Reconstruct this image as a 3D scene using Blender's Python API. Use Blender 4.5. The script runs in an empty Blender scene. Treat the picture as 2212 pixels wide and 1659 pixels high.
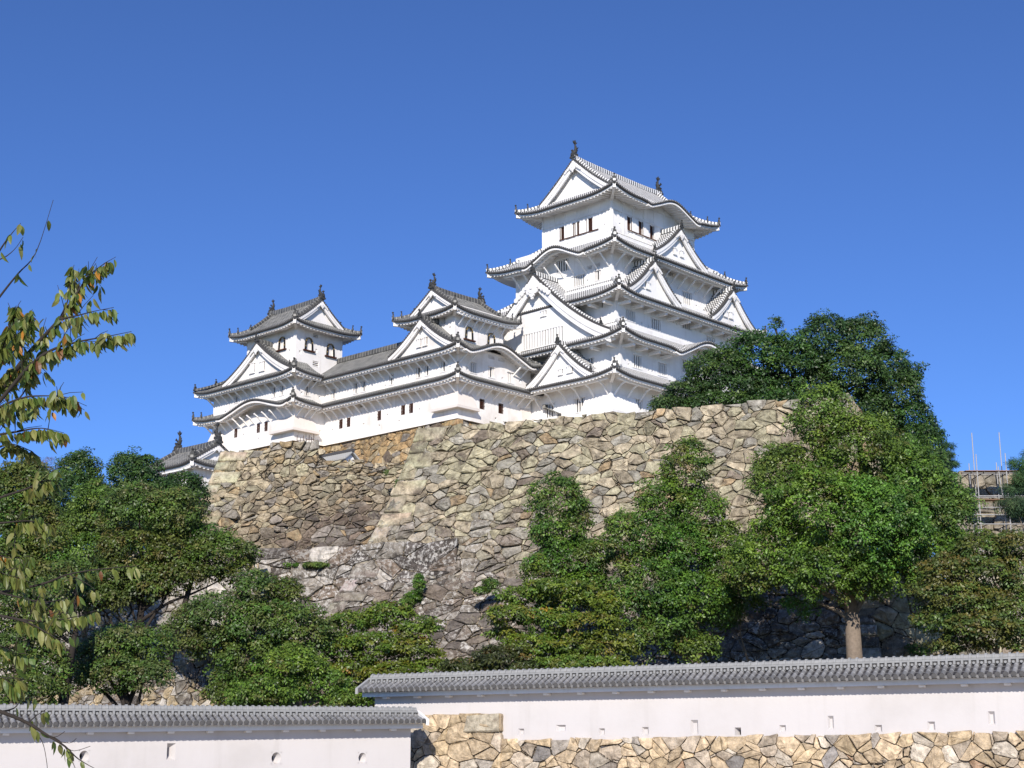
import bpy, math, random
import numpy as np
from mathutils import Vector, Matrix
R=math.radians
scene=bpy.context.scene
C=scene.collection

# ---------------------------------------------------------------- camera, sky, sun, exposure
SRC=2212.0                       # survey pixels across the picture
FOC=3322.0                       # focal length in survey pixels
PITCH=R(13.7); EYE=1.6
cam=bpy.data.cameras.new('camera'); cam.sensor_width=36; cam.lens=36*FOC/SRC
cam.clip_start=.1; cam.clip_end=4000
camo=bpy.data.objects.new('camera',cam); C.objects.link(camo)
camo.location=(0,0,EYE); camo.rotation_euler=(R(90)+PITCH,0,0); scene.camera=camo

SAT,HUE=1.0,.505
SUN_EL,SUN_AZ=R(29),R(-5)        # sun stands behind the camera, a touch to its left
w=bpy.data.worlds.new('World'); scene.world=w; w.use_nodes=True
nt=w.node_tree; nt.nodes.clear()
sky=nt.nodes.new('ShaderNodeTexSky'); sky.sky_type='NISHITA'; sky.sun_disc=False
sky.sun_elevation=SUN_EL; sky.sun_rotation=R(180)-SUN_AZ
sky.altitude=3000; sky.air_density=1.0; sky.dust_density=0.0; sky.ozone_density=10.0
bg=nt.nodes.new('ShaderNodeBackground'); bg.inputs['Strength'].default_value=.122
wo=nt.nodes.new('ShaderNodeOutputWorld')
hs=nt.nodes.new('ShaderNodeHueSaturation'); hs.inputs['Saturation'].default_value=SAT; hs.inputs['Hue'].default_value=HUE
nt.links.new(sky.outputs[0],hs.inputs['Color']); nt.links.new(hs.outputs[0],bg.inputs[0]); nt.links.new(bg.outputs[0],wo.inputs[0])
sl=bpy.data.lights.new('sun','SUN'); sl.energy=4.2; sl.angle=R(.53); sl.color=(1,.935,.85)
so=bpy.data.objects.new('sun',sl); C.objects.link(so); so.rotation_euler=(R(90)-SUN_EL,0,SUN_AZ); so.location=(0,-20,60)
vs=scene.view_settings; vs.view_transform='Standard'; vs.look='None'; vs.exposure=.35; vs.gamma=1; vs.use_curve_mapping=False
scene.cycles.max_bounces=6; scene.cycles.diffuse_bounces=4; scene.cycles.glossy_bounces=2; scene.cycles.transmission_bounces=3; scene.cycles.transparent_max_bounces=4
scene.cycles.caustics_reflective=False; scene.cycles.caustics_refractive=False

# ---------------------------------------------------------------- survey helpers
cp,sp=math.cos(PITCH),math.sin(PITCH)
def at(x,y,Y):
    """the place in the world, Y metres in front of the camera, that was sighted at survey pixel x, y"""
    u=(x-SRC/2)/FOC; v=(829.5-y)/FOC; d=cp-v*sp
    return Vector((u*Y/d,Y,EYE+Y*(sp+v*cp)/d))
def mpp(Y): return Y*1.03/FOC
TH=R(47)
K0=at(1317,890,168); EA=Vector((math.cos(TH),math.sin(TH),0)); EB=Vector((-math.sin(TH),math.cos(TH),0))
def castle(a,b,z): return Vector((K0.x,K0.y,0))+EA*a+EB*b+Vector((0,0,z))

# ---------------------------------------------------------------- materials
def node_mat(name):
    m=bpy.data.materials.new(name); m.use_nodes=True
    t=m.node_tree; b=t.nodes['Principled BSDF']
    return m,t,b
def N(t,kind,**kw):
    n=t.nodes.new(kind)
    for k,v in kw.items(): setattr(n,k,v)
    return n
def mixc(t,fac,a,b,mode='MIX'):
    n=N(t,'ShaderNodeMix',data_type='RGBA',blend_type=mode)
    for s,v in ((n.inputs[0],fac),(n.inputs[6],a),(n.inputs[7],b)):
        if hasattr(v,'is_linked') or hasattr(v,'links'): t.links.new(v,s)
        else: s.default_value=v if not isinstance(v,tuple) else (*v,1)[:4]
    return n.outputs[2]
def noise(t,scale,detail=4,rough=.55,vec=None,dist=0):
    n=N(t,'ShaderNodeTexNoise'); n.inputs['Scale'].default_value=scale; n.inputs['Detail'].default_value=detail
    n.inputs['Roughness'].default_value=rough; n.inputs['Distortion'].default_value=dist
    if vec is not None: t.links.new(vec,n.inputs['Vector'])
    return n.outputs[0]
def ramp(t,fac,a,b,smooth=True):
    n=N(t,'ShaderNodeMapRange',interpolation_type='SMOOTHSTEP' if smooth else 'LINEAR')
    t.links.new(fac,n.inputs[0]); n.inputs[1].default_value=a; n.inputs[2].default_value=b
    return n.outputs[0]
def math_(t,op,a,b=None):
    n=N(t,'ShaderNodeMath',operation=op)
    for i,v in enumerate((a,b)):
        if v is None: continue
        if isinstance(v,(int,float)): n.inputs[i].default_value=v
        else: t.links.new(v,n.inputs[i])
    return n.outputs[0]
def coords(t): return N(t,'ShaderNodeTexCoord').outputs['Object']
def bump(t,b,h,strength,dist=.05):
    n=N(t,'ShaderNodeBump'); n.inputs['Strength'].default_value=strength; n.inputs['Distance'].default_value=dist
    t.links.new(h,n.inputs['Height']); t.links.new(n.outputs[0],b.inputs['Normal'])
def simple(name,col,rough=.7,var=.12,scale=3.0,spec=.3):
    m,t,b=node_mat(name); v=coords(t)
    f=noise(t,scale,5,.6,v)
    t.links.new(mixc(t,f,tuple(c*(1-var) for c in col),tuple(min(1,c*(1+var)) for c in col)),b.inputs['Base Color'])
    b.inputs['Roughness'].default_value=rough; b.inputs['Specular IOR Level'].default_value=spec
    return m
def plaster(name,col,stain,amt):
    m,t,b=node_mat(name); v=coords(t)
    f1=ramp(t,noise(t,.35,6,.62,v),.42,.78)
    mp=N(t,'ShaderNodeMapping'); t.links.new(v,mp.inputs[0]); mp.inputs['Scale'].default_value=(2.2,2.2,.18)
    f2=ramp(t,noise(t,1.0,5,.6,mp.outputs[0]),.52,.8)
    c=mixc(t,math_(t,'MULTIPLY',f1,amt),col,stain)
    c=mixc(t,math_(t,'MULTIPLY',f2,amt*.8),c,stain)
    t.links.new(c,b.inputs['Base Color']); b.inputs['Roughness'].default_value=.85; b.inputs['Specular IOR Level'].default_value=.2
    bump(t,b,noise(t,6,5,.6,v),.12,.04)
    return m
def tile_mat(name,dark,light,joint,period,duty,var):
    """curved clay tiles: one tile per `period` metres down the slope (V), pale joints between them"""
    m,t,b=node_mat(name); uvn=N(t,'ShaderNodeUVMap'); v=coords(t)
    s=N(t,'ShaderNodeSeparateXYZ'); t.links.new(uvn.outputs[0],s.inputs[0])
    fr=math_(t,'FRACT',math_(t,'DIVIDE',s.outputs[1],period))
    j=math_(t,'LESS_THAN',fr,duty)
    n1=noise(t,1.3,5,.6,v); n2=noise(t,9,3,.6,v)
    body=mixc(t,ramp(t,n1,.3,.72),dark,light)
    body=mixc(t,math_(t,'MULTIPLY',ramp(t,n2,.55,.75),var),body,joint)
    c=mixc(t,j,body,joint)
    t.links.new(c,b.inputs['Base Color']); b.inputs['Roughness'].default_value=.55; b.inputs['Specular IOR Level'].default_value=.4
    return m
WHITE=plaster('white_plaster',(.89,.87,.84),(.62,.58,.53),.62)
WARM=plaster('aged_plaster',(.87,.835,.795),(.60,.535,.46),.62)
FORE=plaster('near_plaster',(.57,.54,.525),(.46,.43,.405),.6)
BEIGE=plaster('beige_plaster',(.74,.675,.615),(.60,.53,.46),.4)
RIBK=tile_mat('plastered_tile_row',(.085,.085,.09),(.16,.16,.165),(.70,.69,.665),.42,.42,.10)
PANK=tile_mat('plastered_tile_pan',(.07,.07,.075),(.15,.15,.15),(.50,.49,.47),.42,.34,.15)
RIBD=tile_mat('grey_tile_row',(.085,.085,.083),(.24,.235,.215),(.48,.47,.43),.45,.12,.4)
PAND=tile_mat('grey_tile_pan',(.05,.05,.05),(.125,.122,.114),(.34,.33,.30),.45,.12,.25)
RIBF=tile_mat('near_tile_row',(.14,.138,.134),(.27,.265,.256),(.37,.365,.35),.27,.12,.3)
PANF=tile_mat('near_tile_pan',(.022,.02,.02),(.06,.056,.056),(.18,.175,.17),.27,.14,.2)
RIDGEF=simple('near_ridge_tile',(.28,.28,.272),.6,.35,5)
DISC=simple('tile_end_clay',(.08,.077,.075),.7,.35,4)
RIDGEK=tile_mat('plastered_ridge',(.09,.09,.09),(.14,.14,.14),(.80,.79,.76),.44,.5,.2)
RIDGED=tile_mat('grey_ridge',(.05,.05,.05),(.12,.118,.11),(.27,.26,.235),.5,.2,.25)
IRON=simple('weathered_bronze',(.05,.05,.048),.6,.4,2)
DARK=simple('dark_opening',(.012,.010,.010),.9,.2,2)
BROWN=simple('dark_red_timber',(.065,.024,.014),.6,.25,6)
GOLD=simple('gilt_metal',(.38,.26,.09),.4,.3,9,.5)
BLACK=simple('black_lacquer',(.015,.014,.013),.4,.2,3)
GREYB=simple('grey_rendered_board',(.50,.50,.49),.8,.15,2)
BARK=simple('tree_bark',(.21,.165,.125),.9,.5,5)
BARKD=simple('dark_tree_bark',(.035,.028,.023),.9,.5,5)
STEEL=simple('galvanised_steel',(.38,.375,.37),.45,.2,8,.5)
PLANK=simple('scaffold_plank',(.30,.19,.12),.8,.3,3)
EARTH=simple('joint_earth',(.06,.05,.037),1,.4,2)
BAMBOO=simple('brown_pole',(.10,.065,.05),.7,.3,4)
def stone_mat(name,lichen,amt,stain,samt,sc):
    m,t,b=node_mat(name); v=coords(t)
    a=N(t,'ShaderNodeVertexColor',layer_name='Col')
    n1=noise(t,1.9*sc,7,.68,v); n2=noise(t,.75*sc,7,.68,v,.6); n3=noise(t,3.2*sc,7,.75,v,.3); n4=noise(t,.5*sc,5,.6,v)
    mp=N(t,'ShaderNodeMapping'); t.links.new(v,mp.inputs[0]); mp.inputs['Scale'].default_value=(2.6*sc,2.6*sc,.55*sc); n5=noise(t,1.0,6,.7,mp.outputs[0],.4)
    c=mixc(t,ramp(t,n1,.30,.70),(.58,.57,.56),(1.30,1.30,1.30)); c=mixc(t,1.0,a.outputs[0],c,'MULTIPLY')
    c=mixc(t,math_(t,'MULTIPLY',ramp(t,n2,.50,.66),samt),c,stain)
    c=mixc(t,math_(t,'MULTIPLY',ramp(t,n5,.54,.68),samt*.75),c,stain)
    c=mixc(t,math_(t,'MULTIPLY',math_(t,'MULTIPLY',ramp(t,n3,.50,.66),ramp(t,n4,.42,.6)),amt),c,lichen)
    c=mixc(t,math_(t,'MULTIPLY',ramp(t,n3,.50,.57),a.outputs[1]),c,(.60,.57,.52))
    t.links.new(c,b.inputs['Base Color']); b.inputs['Roughness'].default_value=.95; b.inputs['Specular IOR Level'].default_value=.12
    bump(t,b,noise(t,2.6*sc,8,.75,v),.9,.22/sc)
    return m
STONE=stone_mat('castle_stone',(.48,.45,.29),.5,(.11,.088,.07),.72,1.0)
STONEB=stone_mat('boulder_stone',(.50,.48,.42),.5,(.06,.053,.048),.7,1.0)
STONEF=stone_mat('near_stone',(.56,.50,.40),.3,(.22,.165,.12),.33,2.4)
def chink_mat(name,a_,b_,sc):
    """small wedging stones packed in the joints"""
    m,t,b=node_mat(name); v=coords(t)
    vo=N(t,'ShaderNodeTexVoronoi',feature='F1'); vo.inputs['Scale'].default_value=sc; t.links.new(v,vo.inputs['Vector'])
    ve=N(t,'ShaderNodeTexVoronoi',feature='DISTANCE_TO_EDGE'); ve.inputs['Scale'].default_value=sc; t.links.new(v,ve.inputs['Vector'])
    s=N(t,'ShaderNodeSeparateColor'); t.links.new(vo.outputs['Color'],s.inputs[0])
    c=mixc(t,s.outputs[0],a_,b_); c=mixc(t,ramp(t,ve.outputs['Distance'],.03,.16),(.02,.017,.013),c)
    t.links.new(c,b.inputs['Base Color']); b.inputs['Roughness'].default_value=.95; b.inputs['Specular IOR Level'].default_value=.1
    bump(t,b,ve.outputs['Distance'],1.0,.3)
    return m
CHINK=chink_mat('wedging_stones',(.13,.105,.075),(.40,.33,.235),3.6)
CHINKF=chink_mat('near_wedging_stones',(.22,.17,.12),(.50,.43,.34),8.)
def leaf_mat(name,rough=.46,spec=.42,trans=.15):
    m,t,b=node_mat(name); a=N(t,'ShaderNodeVertexColor',layer_name='Col')
    t.links.new(a.outputs[0],b.inputs['Base Color']); b.inputs['Roughness'].default_value=rough; b.inputs['Specular IOR Level'].default_value=spec
    tr=N(t,'ShaderNodeBsdfTranslucent'); t.links.new(mixc(t,1.0,a.outputs[0],(1.25,1.3,.6),'MULTIPLY'),tr.inputs[0])
    mx=N(t,'ShaderNodeMixShader'); mx.inputs[0].default_value=trans
    t.links.new(b.outputs[0],mx.inputs[1]); t.links.new(tr.outputs[0],mx.inputs[2])
    t.links.new(mx.outputs[0],t.nodes['Material Output'].inputs[0])
    return m
LEAF=leaf_mat('evergreen_leaf'); CHERRY=leaf_mat('cherry_leaf',.45,.4,.3)
NEEDLE=leaf_mat('pine_needle',.6,.2,.1)

# ---------------------------------------------------------------- mesh building
class MB:
    def __init__(s): s.v=[]; s.f=[]; s.m=[]; s.uv=[]
    def vert(s,p,uv=(0,0)):
        s.v.append((p[0],p[1],p[2])); s.uv.append(uv); return len(s.v)-1
    def face(s,idx,m=0): s.f.append(tuple(idx)); s.m.append(m)
    def poly(s,pts,m=0,uvs=None):
        s.face([s.vert(p,uvs[i] if uvs else (0,0)) for i,p in enumerate(pts)],m)
    def box8(s,c,m=0):
        """c: eight corners, bottom ring then top ring"""
        i=[s.vert(p) for p in c]
        for q in ((3,2,1,0),(4,5,6,7),(0,1,5,4),(1,2,6,5),(2,3,7,6),(3,0,4,7)): s.face([i[k] for k in q],m)
    def box(s,x0,x1,y0,y1,z0,z1,m=0):
        s.box8([(x0,y0,z0),(x1,y0,z0),(x1,y1,z0),(x0,y1,z0),(x0,y0,z1),(x1,y0,z1),(x1,y1,z1),(x0,y1,z1)],m)
    def beam(s,p,q,w,h,m=0,up=Vector((0,0,1)),w2=None,h2=None):
        p=Vector(p);q=Vector(q);d=(q-p).normalized(); r=d.cross(up)
        if r.length<1e-4: r=Vector((1,0,0))
        r.normalize(); u=r.cross(d).normalized(); w2=w2 or w; h2=h2 or h
        s.box8([p-r*w/2-u*h/2,p+r*w/2-u*h/2,q+r*w2/2-u*h2/2,q-r*w2/2-u*h2/2,p-r*w/2+u*h/2,p+r*w/2+u*h/2,q+r*w2/2+u*h2/2,q-r*w2/2+u*h2/2],m)
    def strip(s,pts,w,h,m=0,closed_ends=True,vo=0):
        """a banded ridge: box section swept along points; UV v runs along it"""
        P=[Vector(p) for p in pts]; rings=[]; L=vo
        for i,p in enumerate(P):
            d=(P[min(i+1,len(P)-1)]-P[max(i-1,0)]); r=d.cross(Vector((0,0,1)))
            if r.length<1e-5: r=Vector((1,0,0))
            r.normalize(); u=r.cross(d).normalized()
            if i: L+=(p-P[i-1]).length
            ring=[p-r*w/2-u*h*.15,p-r*w/2+u*h*.7,p-r*w*.28+u*h,p+r*w*.28+u*h,p+r*w/2+u*h*.7,p+r*w/2-u*h*.15]
            rings.append([s.vert(x,(0,L)) for x in ring])
        for a,b in zip(rings,rings[1:]):
            for k in range(6): s.face((a[k],a[(k+1)%6],b[(k+1)%6],b[k]),m)
        if closed_ends: s.face(rings[0][::-1],m); s.face(rings[-1],m)
    def tube(s,pts,radii,n=8,m=0,cap=True):
        P=[Vector(p) for p in pts]; rings=[]; prev=None
        for i,p in enumerate(P):
            d=(P[min(i+1,len(P)-1)]-P[max(i-1,0)]).normalized()
            a=prev if prev is not None else (Vector((1,0,0)) if abs(d.x)<.8 else Vector((0,1,0)))
            a=(a-d*a.dot(d)).normalized(); prev=a; b=d.cross(a)
            r=radii[i] if hasattr(radii,'__len__') else radii
            rings.append([s.vert(p+(a*math.cos(2*math.pi*k/n)+b*math.sin(2*math.pi*k/n))*r) for k in range(n)])
        for a,b in zip(rings,rings[1:]):
            for k in range(n): s.face((a[k],a[(k+1)%n],b[(k+1)%n],b[k]),m)
        if cap: s.face(rings[0][::-1],m); s.face(rings[-1],m)
    def prism(s,outline,dirv,m=0):
        """closed outline (3-D points) pushed along dirv"""
        d=Vector(dirv); a=[s.vert(p) for p in outline]; b=[s.vert(Vector(p)+d) for p in outline]
        s.face(a[::-1],m); s.face(b,m); n=len(a)
        for k in range(n): s.face((a[k],a[(k+1)%n],b[(k+1)%n],b[k]),m)
    def build(s,name,mats,parent=None,off=None,smooth=False,cols=None):
        me=bpy.data.meshes.new(name)
        vv=s.v if off is None else [(x-off[0],y-off[1],z-off[2]) for x,y,z in s.v]
        me.from_pydata(vv,[],s.f)
        for m in (mats if isinstance(mats,(list,tuple)) else [mats]): me.materials.append(m)
        me.polygons.foreach_set('material_index',np.array(s.m,dtype=np.int32))
        if any(u!=(0,0) for u in s.uv):
            l=me.uv_layers.new(name='UVMap'); li=np.zeros(len(me.loops),dtype=np.int32); me.loops.foreach_get('vertex_index',li)
            l.data.foreach_set('uv',np.array(s.uv,dtype=np.float32)[li].ravel())
        if cols is not None:
            ca=me.color_attributes.new('Col','FLOAT_COLOR','POINT'); ca.data.foreach_set('color',np.asarray(cols,dtype=np.float32).ravel())
        if smooth: me.polygons.foreach_set('use_smooth',np.ones(len(me.polygons),dtype=bool))
        me.update()
        o=bpy.data.objects.new(name,me); C.objects.link(o)
        if parent is not None: o.parent=parent
        return o
def tag(o,label=None,cat=None,group=None,kind=None):
    if label: o['label']=label
    if cat: o['category']=cat
    if group: o['group']=group
    if kind: o['kind']=kind
    return o
def empty(name,loc,rz,label,cat,group=None,kind='thing'):
    o=bpy.data.objects.new(name,None); C.objects.link(o); o.location=loc; o.rotation_euler=(0,0,rz); o.empty_display_size=.5
    return tag(o,label,cat,group,kind)
def mesh_np(name,verts,nper,mat,cols,parent=None):
    """many separate polygons of nper corners from a numpy array (n*nper,3)"""
    n=len(verts)//nper; me=bpy.data.meshes.new(name)
    me.vertices.add(len(verts)); me.vertices.foreach_set('co',np.asarray(verts,dtype=np.float32).ravel())
    me.loops.add(len(verts)); me.loops.foreach_set('vertex_index',np.arange(len(verts),dtype=np.int32))
    me.polygons.add(n); me.polygons.foreach_set('loop_start',np.arange(0,len(verts),nper,dtype=np.int32))
    me.polygons.foreach_set('loop_total',np.full(n,nper,dtype=np.int32))
    me.materials.append(mat); me.update(calc_edges=True)
    ca=me.color_attributes.new('Col','FLOAT_COLOR','POINT'); ca.data.foreach_set('color',np.asarray(cols,dtype=np.float32).ravel())
    o=bpy.data.objects.new(name,me); C.objects.link(o)
    if parent is not None: o.parent=parent
    return o
# ---------------------------------------------------------------- castle buildings
class Bld:
    def __init__(s,name,a,b,z,label,cat,group=None):
        s.root=empty(name,castle(a,b,z),TH,label,cat,group); s.off=(a,b,z)
    def part(s,name,mb,mats,parent=None,**k): return mb.build(name,mats,parent or s.root,s.off,**k)
    def place(s,proto,name,a,b,z,rz=0,sc=1,parent=None):
        o=proto.copy(); o.name=name; C.objects.link(o); o.parent=parent or s.root
        o.location=(a-s.off[0],b-s.off[1],z-s.off[2]); o.rotation_euler=(0,0,rz); o.scale=(sc,sc,sc) if not isinstance(sc,tuple) else sc
        return o
class Proto:
    """a mesh kept as data only; every use is an object of its own"""
    def __init__(s,mb,name,mats,smooth=False):
        o=mb.build(name,mats,smooth=smooth); s.me=o.data; bpy.data.objects.remove(o)
    def copy(s): return bpy.data.objects.new('x',s.me)
def ridge_end():
    m=MB()
    m.prism([(-.34,-.1,0),(.34,-.1,0),(.40,-.1,.18),(.26,-.1,.30),(.24,-.1,.62),(.12,-.1,.78),(-.12,-.1,.78),(-.24,-.1,.62),(-.26,-.1,.30),(-.40,-.1,.18)],(0,.22,0))
    m.prism([(-.46,-.06,.05),(-.3,-.06,.0),(-.26,-.06,.2),(-.42,-.06,.26)],(0,.1,0)); m.prism([(.46,-.06,.05),(.3,-.06,.0),(.26,-.06,.2),(.42,-.06,.26)],(0,.1,0))
    m.tube([(0,0,.72),(0,-.02,.85),(0,-.05,.95)],[.10,.09,.08],8)
    for k,r in ((.92,.06),(.97,.13),(1.05,.155),(1.13,.12),(1.18,.05)): pass
    m.tube([(0,-.05,.93),(0,-.05,.98),(0,-.05,1.06),(0,-.05,1.13),(0,-.05,1.17)],[.06,.13,.155,.12,.04],8)
    m.tube([(0,-.13,.44),(0,-.19,.44)],[.14,.12],8)
    return Proto(m,'ridge_ornament',IRON)
def fish():
    m=MB()
    pts=[(-.02,-.42,.02),(-.02,-.30,.20),(0,-.05,.34),(0,.08,.62),(0,.06,.92),(0,-.04,1.2),(0,-.14,1.42)]
    m.tube(pts,[.16,.27,.30,.25,.18,.12,.07],8)
    m.tube([(0,-.40,.0),(0,-.55,.10),(0,-.60,.22)],[.15,.13,.06],6)
    for sgn in (-1,1):
        m.prism([(sgn*.02,-.10,1.30),(sgn*.04,-.42,1.62),(sgn*.06,-.46,1.86),(sgn*.06,-.22,1.72),(sgn*.05,-.10,2.02),(sgn*.05,.04,1.66),(sgn*.05,.30,1.74),(sgn*.04,.14,1.48)],(sgn*.06,0,0))
        m.prism([(sgn*.20,-.12,.42),(sgn*.52,-.30,.66),(sgn*.56,-.04,.86),(sgn*.34,.02,.60)],(0,.05,.04))
    m.prism([(-.03,.30,.44),(-.03,.52,.70),(-.03,.34,.74),(-.03,.44,1.02),(-.03,.22,1.0),(-.03,.24,1.28),(-.03,.04,1.16)],(.06,0,0))
    m.box(-.2,.2,-.45,.3,-.25,.08)
    return Proto(m,'fish_ornament',IRON)
def pendant():
    m=MB()
    def disc(x,z,r,y0,y1,n=12,sz=1): m.prism([(x+r*math.cos(2*math.pi*k/n),y0,z+sz*r*math.sin(2*math.pi*k/n)) for k in range(n)],(0,y1-y0,0))
    disc(0,-.55,.36,-.16,.02); disc(0,-.16,.24,-.13,.012); disc(0,-.95,.22,-.14,.016); disc(0,-1.22,.10,-.12,.01,8)
    disc(-.30,-.72,.22,-.12,.006); disc(.30,-.72,.22,-.123,.007); disc(0,-.5,.13,-.22,0,6)
    for sg in (-1,1):
        for k,(x,z,r) in enumerate(((.42,-.36,.22),(.70,-.52,.21),(.96,-.72,.20),(1.22,-.90,.20),(1.47,-1.12,.17))): disc(sg*x,z,r,-.10-.004*k-(sg>0)*.002,.005+.002*k)
        disc(sg*1.0,-.78,.09,-.16,0,8); disc(sg*.55,-.5,.10,-.165,0,8)
    return Proto(m,'gable_pendant',WHITE)
ORN=ridge_end(); FISH=fish(); PEND=pendant()

STYLE={'keep':dict(mats=[PANK,RIBK,DISC,WHITE],ridge=RIDGEK,wall=WHITE,sp=.32,rw=.19),
       'dark':dict(mats=[PAND,RIBD,DISC,WARM],ridge=RIDGED,wall=WARM,sp=.30,rw=.17)}
def fmap(face,e):
    a0,a1,b0,b1=e
    return {'W':(lambda s,q,z:(a0+q,b0+s,z),b1-b0),'E':(lambda s,q,z:(a1-q,b0+s,z),b1-b0),
            'S':(lambda s,q,z:(a0+s,b0+q,z),a1-a0),'N':(lambda s,q,z:(a0+s,b1-q,z),a1-a0)}[face]
class Slope:
    """one sloping face of a tiled roof, in metres along the eave (s) and inwards (q = Q*t)"""
    def __init__(s,M,L,Q,Ql,Qr,ze,prof,tmax=1.,lift=.5,ln=5.,kara=None,rl=0,rr=0):
        s.M,s.L,s.Q,s.Ql,s.Qr,s.ze,s.prof,s.tmax,s.lift,s.ln,s.kara,s.rl,s.rr=M,L,Q,Ql,Qr,ze,prof,tmax,lift,ln,kara,rl,rr
    def lf(s,x):
        l=0
        if s.Ql: l+=max(0,1-x/s.ln)**2.3
        if s.Qr: l+=max(0,1-(s.L-x)/s.ln)**2.3
        return s.lift*l
    def kz(s,x):
        if not s.kara: return 0
        c,hw,h=s.kara; u=abs(x-c)/hw
        k=h*(.5+.5*math.cos(math.pi*min(1,u)))**1.0 if u<1 else 0
        return k-.16*h*math.exp(-((u-1.0)/.16)**2)
    def z(s,x,t):
        b=s.ze+s.prof(t)+s.lf(x)*(1-min(t,1)); k=s.kz(x)
        if k>0: b=max(b,s.ze+k+.12*t)
        elif k<0: b+=k*max(0,1-2*t)
        return b
    def tm(s,x):
        t=s.tmax
        if s.Ql and x<s.Ql-s.rl: t=min(t,x/s.Ql)
        if s.Qr and s.L-x<s.Qr-s.rr: t=min(t,(s.L-x)/s.Qr)
        return max(0,t)
    def P(s,x,t,dz=0,dq=0): return s.M(x,s.Q*t+dq,s.z(x,t)+dz)
    def tiles(s,mb,sp,rw,ribs=True,discs=True):
        n=max(2,round(s.L/sp)); xs=[s.L*i/n for i in range(n+1)]
        ext=[s.Ql-s.rl,s.Ql-s.rl-1e-3,s.L-s.Qr+s.rr,s.L-s.Qr+s.rr+1e-3]
        xs=sorted(xs+[x for x in ext if 0<x<s.L]); rows=5 if s.tmax<1.3 else 8
        if s.kara: rows=8
        g=[]
        for x in xs:
            t=s.tm(x); g.append([mb.vert(s.P(x,t*r/rows),(x,s.Q*t*r/rows*1.12)) for r in range(rows+1)])
        for a,b in zip(g,g[1:]):
            for r in range(rows): mb.face((a[r],b[r],b[r+1],a[r+1]),0)
        if not ribs: return
        for i in range(n):
            x=s.L*(i+.5)/n; t=s.tm(x)
            if t*s.Q<.25: continue
            K=5 if s.tmax<1.3 and not s.kara else 8; prev=None
            for k in range(K+1):
                tt=t*k/K; q=s.Q*tt; z=s.z(x,tt); v=q*1.12
                ring=[mb.vert(s.M(x-rw/2,q-.03*(k==0),z-.02),(0,v)),mb.vert(s.M(x-rw*.3,q-.03*(k==0),z+rw*.55),(0,v)),mb.vert(s.M(x+rw*.3,q-.03*(k==0),z+rw*.55),(0,v)),mb.vert(s.M(x+rw/2,q-.03*(k==0),z-.02),(0,v))]
                if prev:
                    for j in range(3): mb.face((prev[j],prev[j+1],ring[j+1],ring[j]),1)
                prev=ring
            if discs:
                z=s.z(x,0)+rw*.02; r=rw*.74
                mb.poly([s.M(x+r*math.cos(math.pi*j/4),-.045,z+r*math.sin(math.pi*j/4)) for j in range(8)],2)
                mb.poly([s.M(x+r*math.cos(math.pi*j/4),.08,z+r*math.sin(math.pi*j/4)) for j in range(8)],2)
    def eave(s,mb,ov,bh=.20,rafters=True,inner=True,dk=.155):
        """white board under the tiles, soffit back to the wall, rafters"""
        n=max(2,round(s.L/.45)); xs=[s.L*i/n for i in range(n+1)]
        def qi(x):
            q=ov
            if s.Ql: q=min(q,x)
            if s.Qr: q=min(q,s.L-x)
            return max(q,.1)
        A=[]
        for x in xs:
            z=s.z(x,0); q=qi(x)
            A.append([mb.vert(s.M(x,.0,z+.03)),mb.vert(s.M(x,.02,z-dk)),mb.vert(s.M(x,.26,z-dk-.01)),mb.vert(s.M(x,.26,z-dk-bh)),mb.vert(s.M(x,max(q,.3),z-dk-bh+.14*q))])
        for a,b in zip(A,A[1:]):
            for k in range(4): mb.face((a[k],b[k],b[k+1],a[k+1]),2 if k<2 else 3)
        if rafters:
            m=max(2,round(s.L/.52))
            for i in range(m):
                x=s.L*(i+.5)/m; q=qi(x)
                if q<.6: continue
                z=s.z(x,0)-dk-bh; w=.085; h=.13
                mb.box8([s.M(x-w,.30,z-h),s.M(x+w,.30,z-h),s.M(x+w,q,z-h+.16*q),s.M(x-w,q,z-h+.16*q),s.M(x-w,.30,z+.02),s.M(x+w,.30,z+.02),s.M(x+w,q,z+.02+.16*q),s.M(x-w,q,z+.02+.16*q)],3)
        if s.kara:
            c,hw,h=s.kara; K=22
            for i in range(K):
                x0=c-hw*1.12+2.24*hw*i/K; x1=c-hw*1.12+2.24*hw*(i+1)/K
                if x0<0 or x1>s.L: continue
                for d0,d1,q0,q1 in ((.21,.42,.10,.25),):
                    mb.box8([s.M(x0,q0,s.z(x0,0)-d1),s.M(x1,q0,s.z(x1,0)-d1),s.M(x1,q1,s.z(x1,0)-d1),s.M(x0,q1,s.z(x0,0)-d1),s.M(x0,q0,s.z(x0,0)-d0),s.M(x1,q0,s.z(x1,0)-d0),s.M(x1,q1,s.z(x1,0)-d0),s.M(x0,q1,s.z(x0,0)-d0)],3)
def corner_rafter(mb,ec,ic,z,zi):
    p=Vector((ec[0],ec[1],z)); q=Vector((ic[0],ic[1],zi)); d=(q-p).normalized()
    mb.beam(p+d*.25,q,.34,.40,3)
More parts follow.
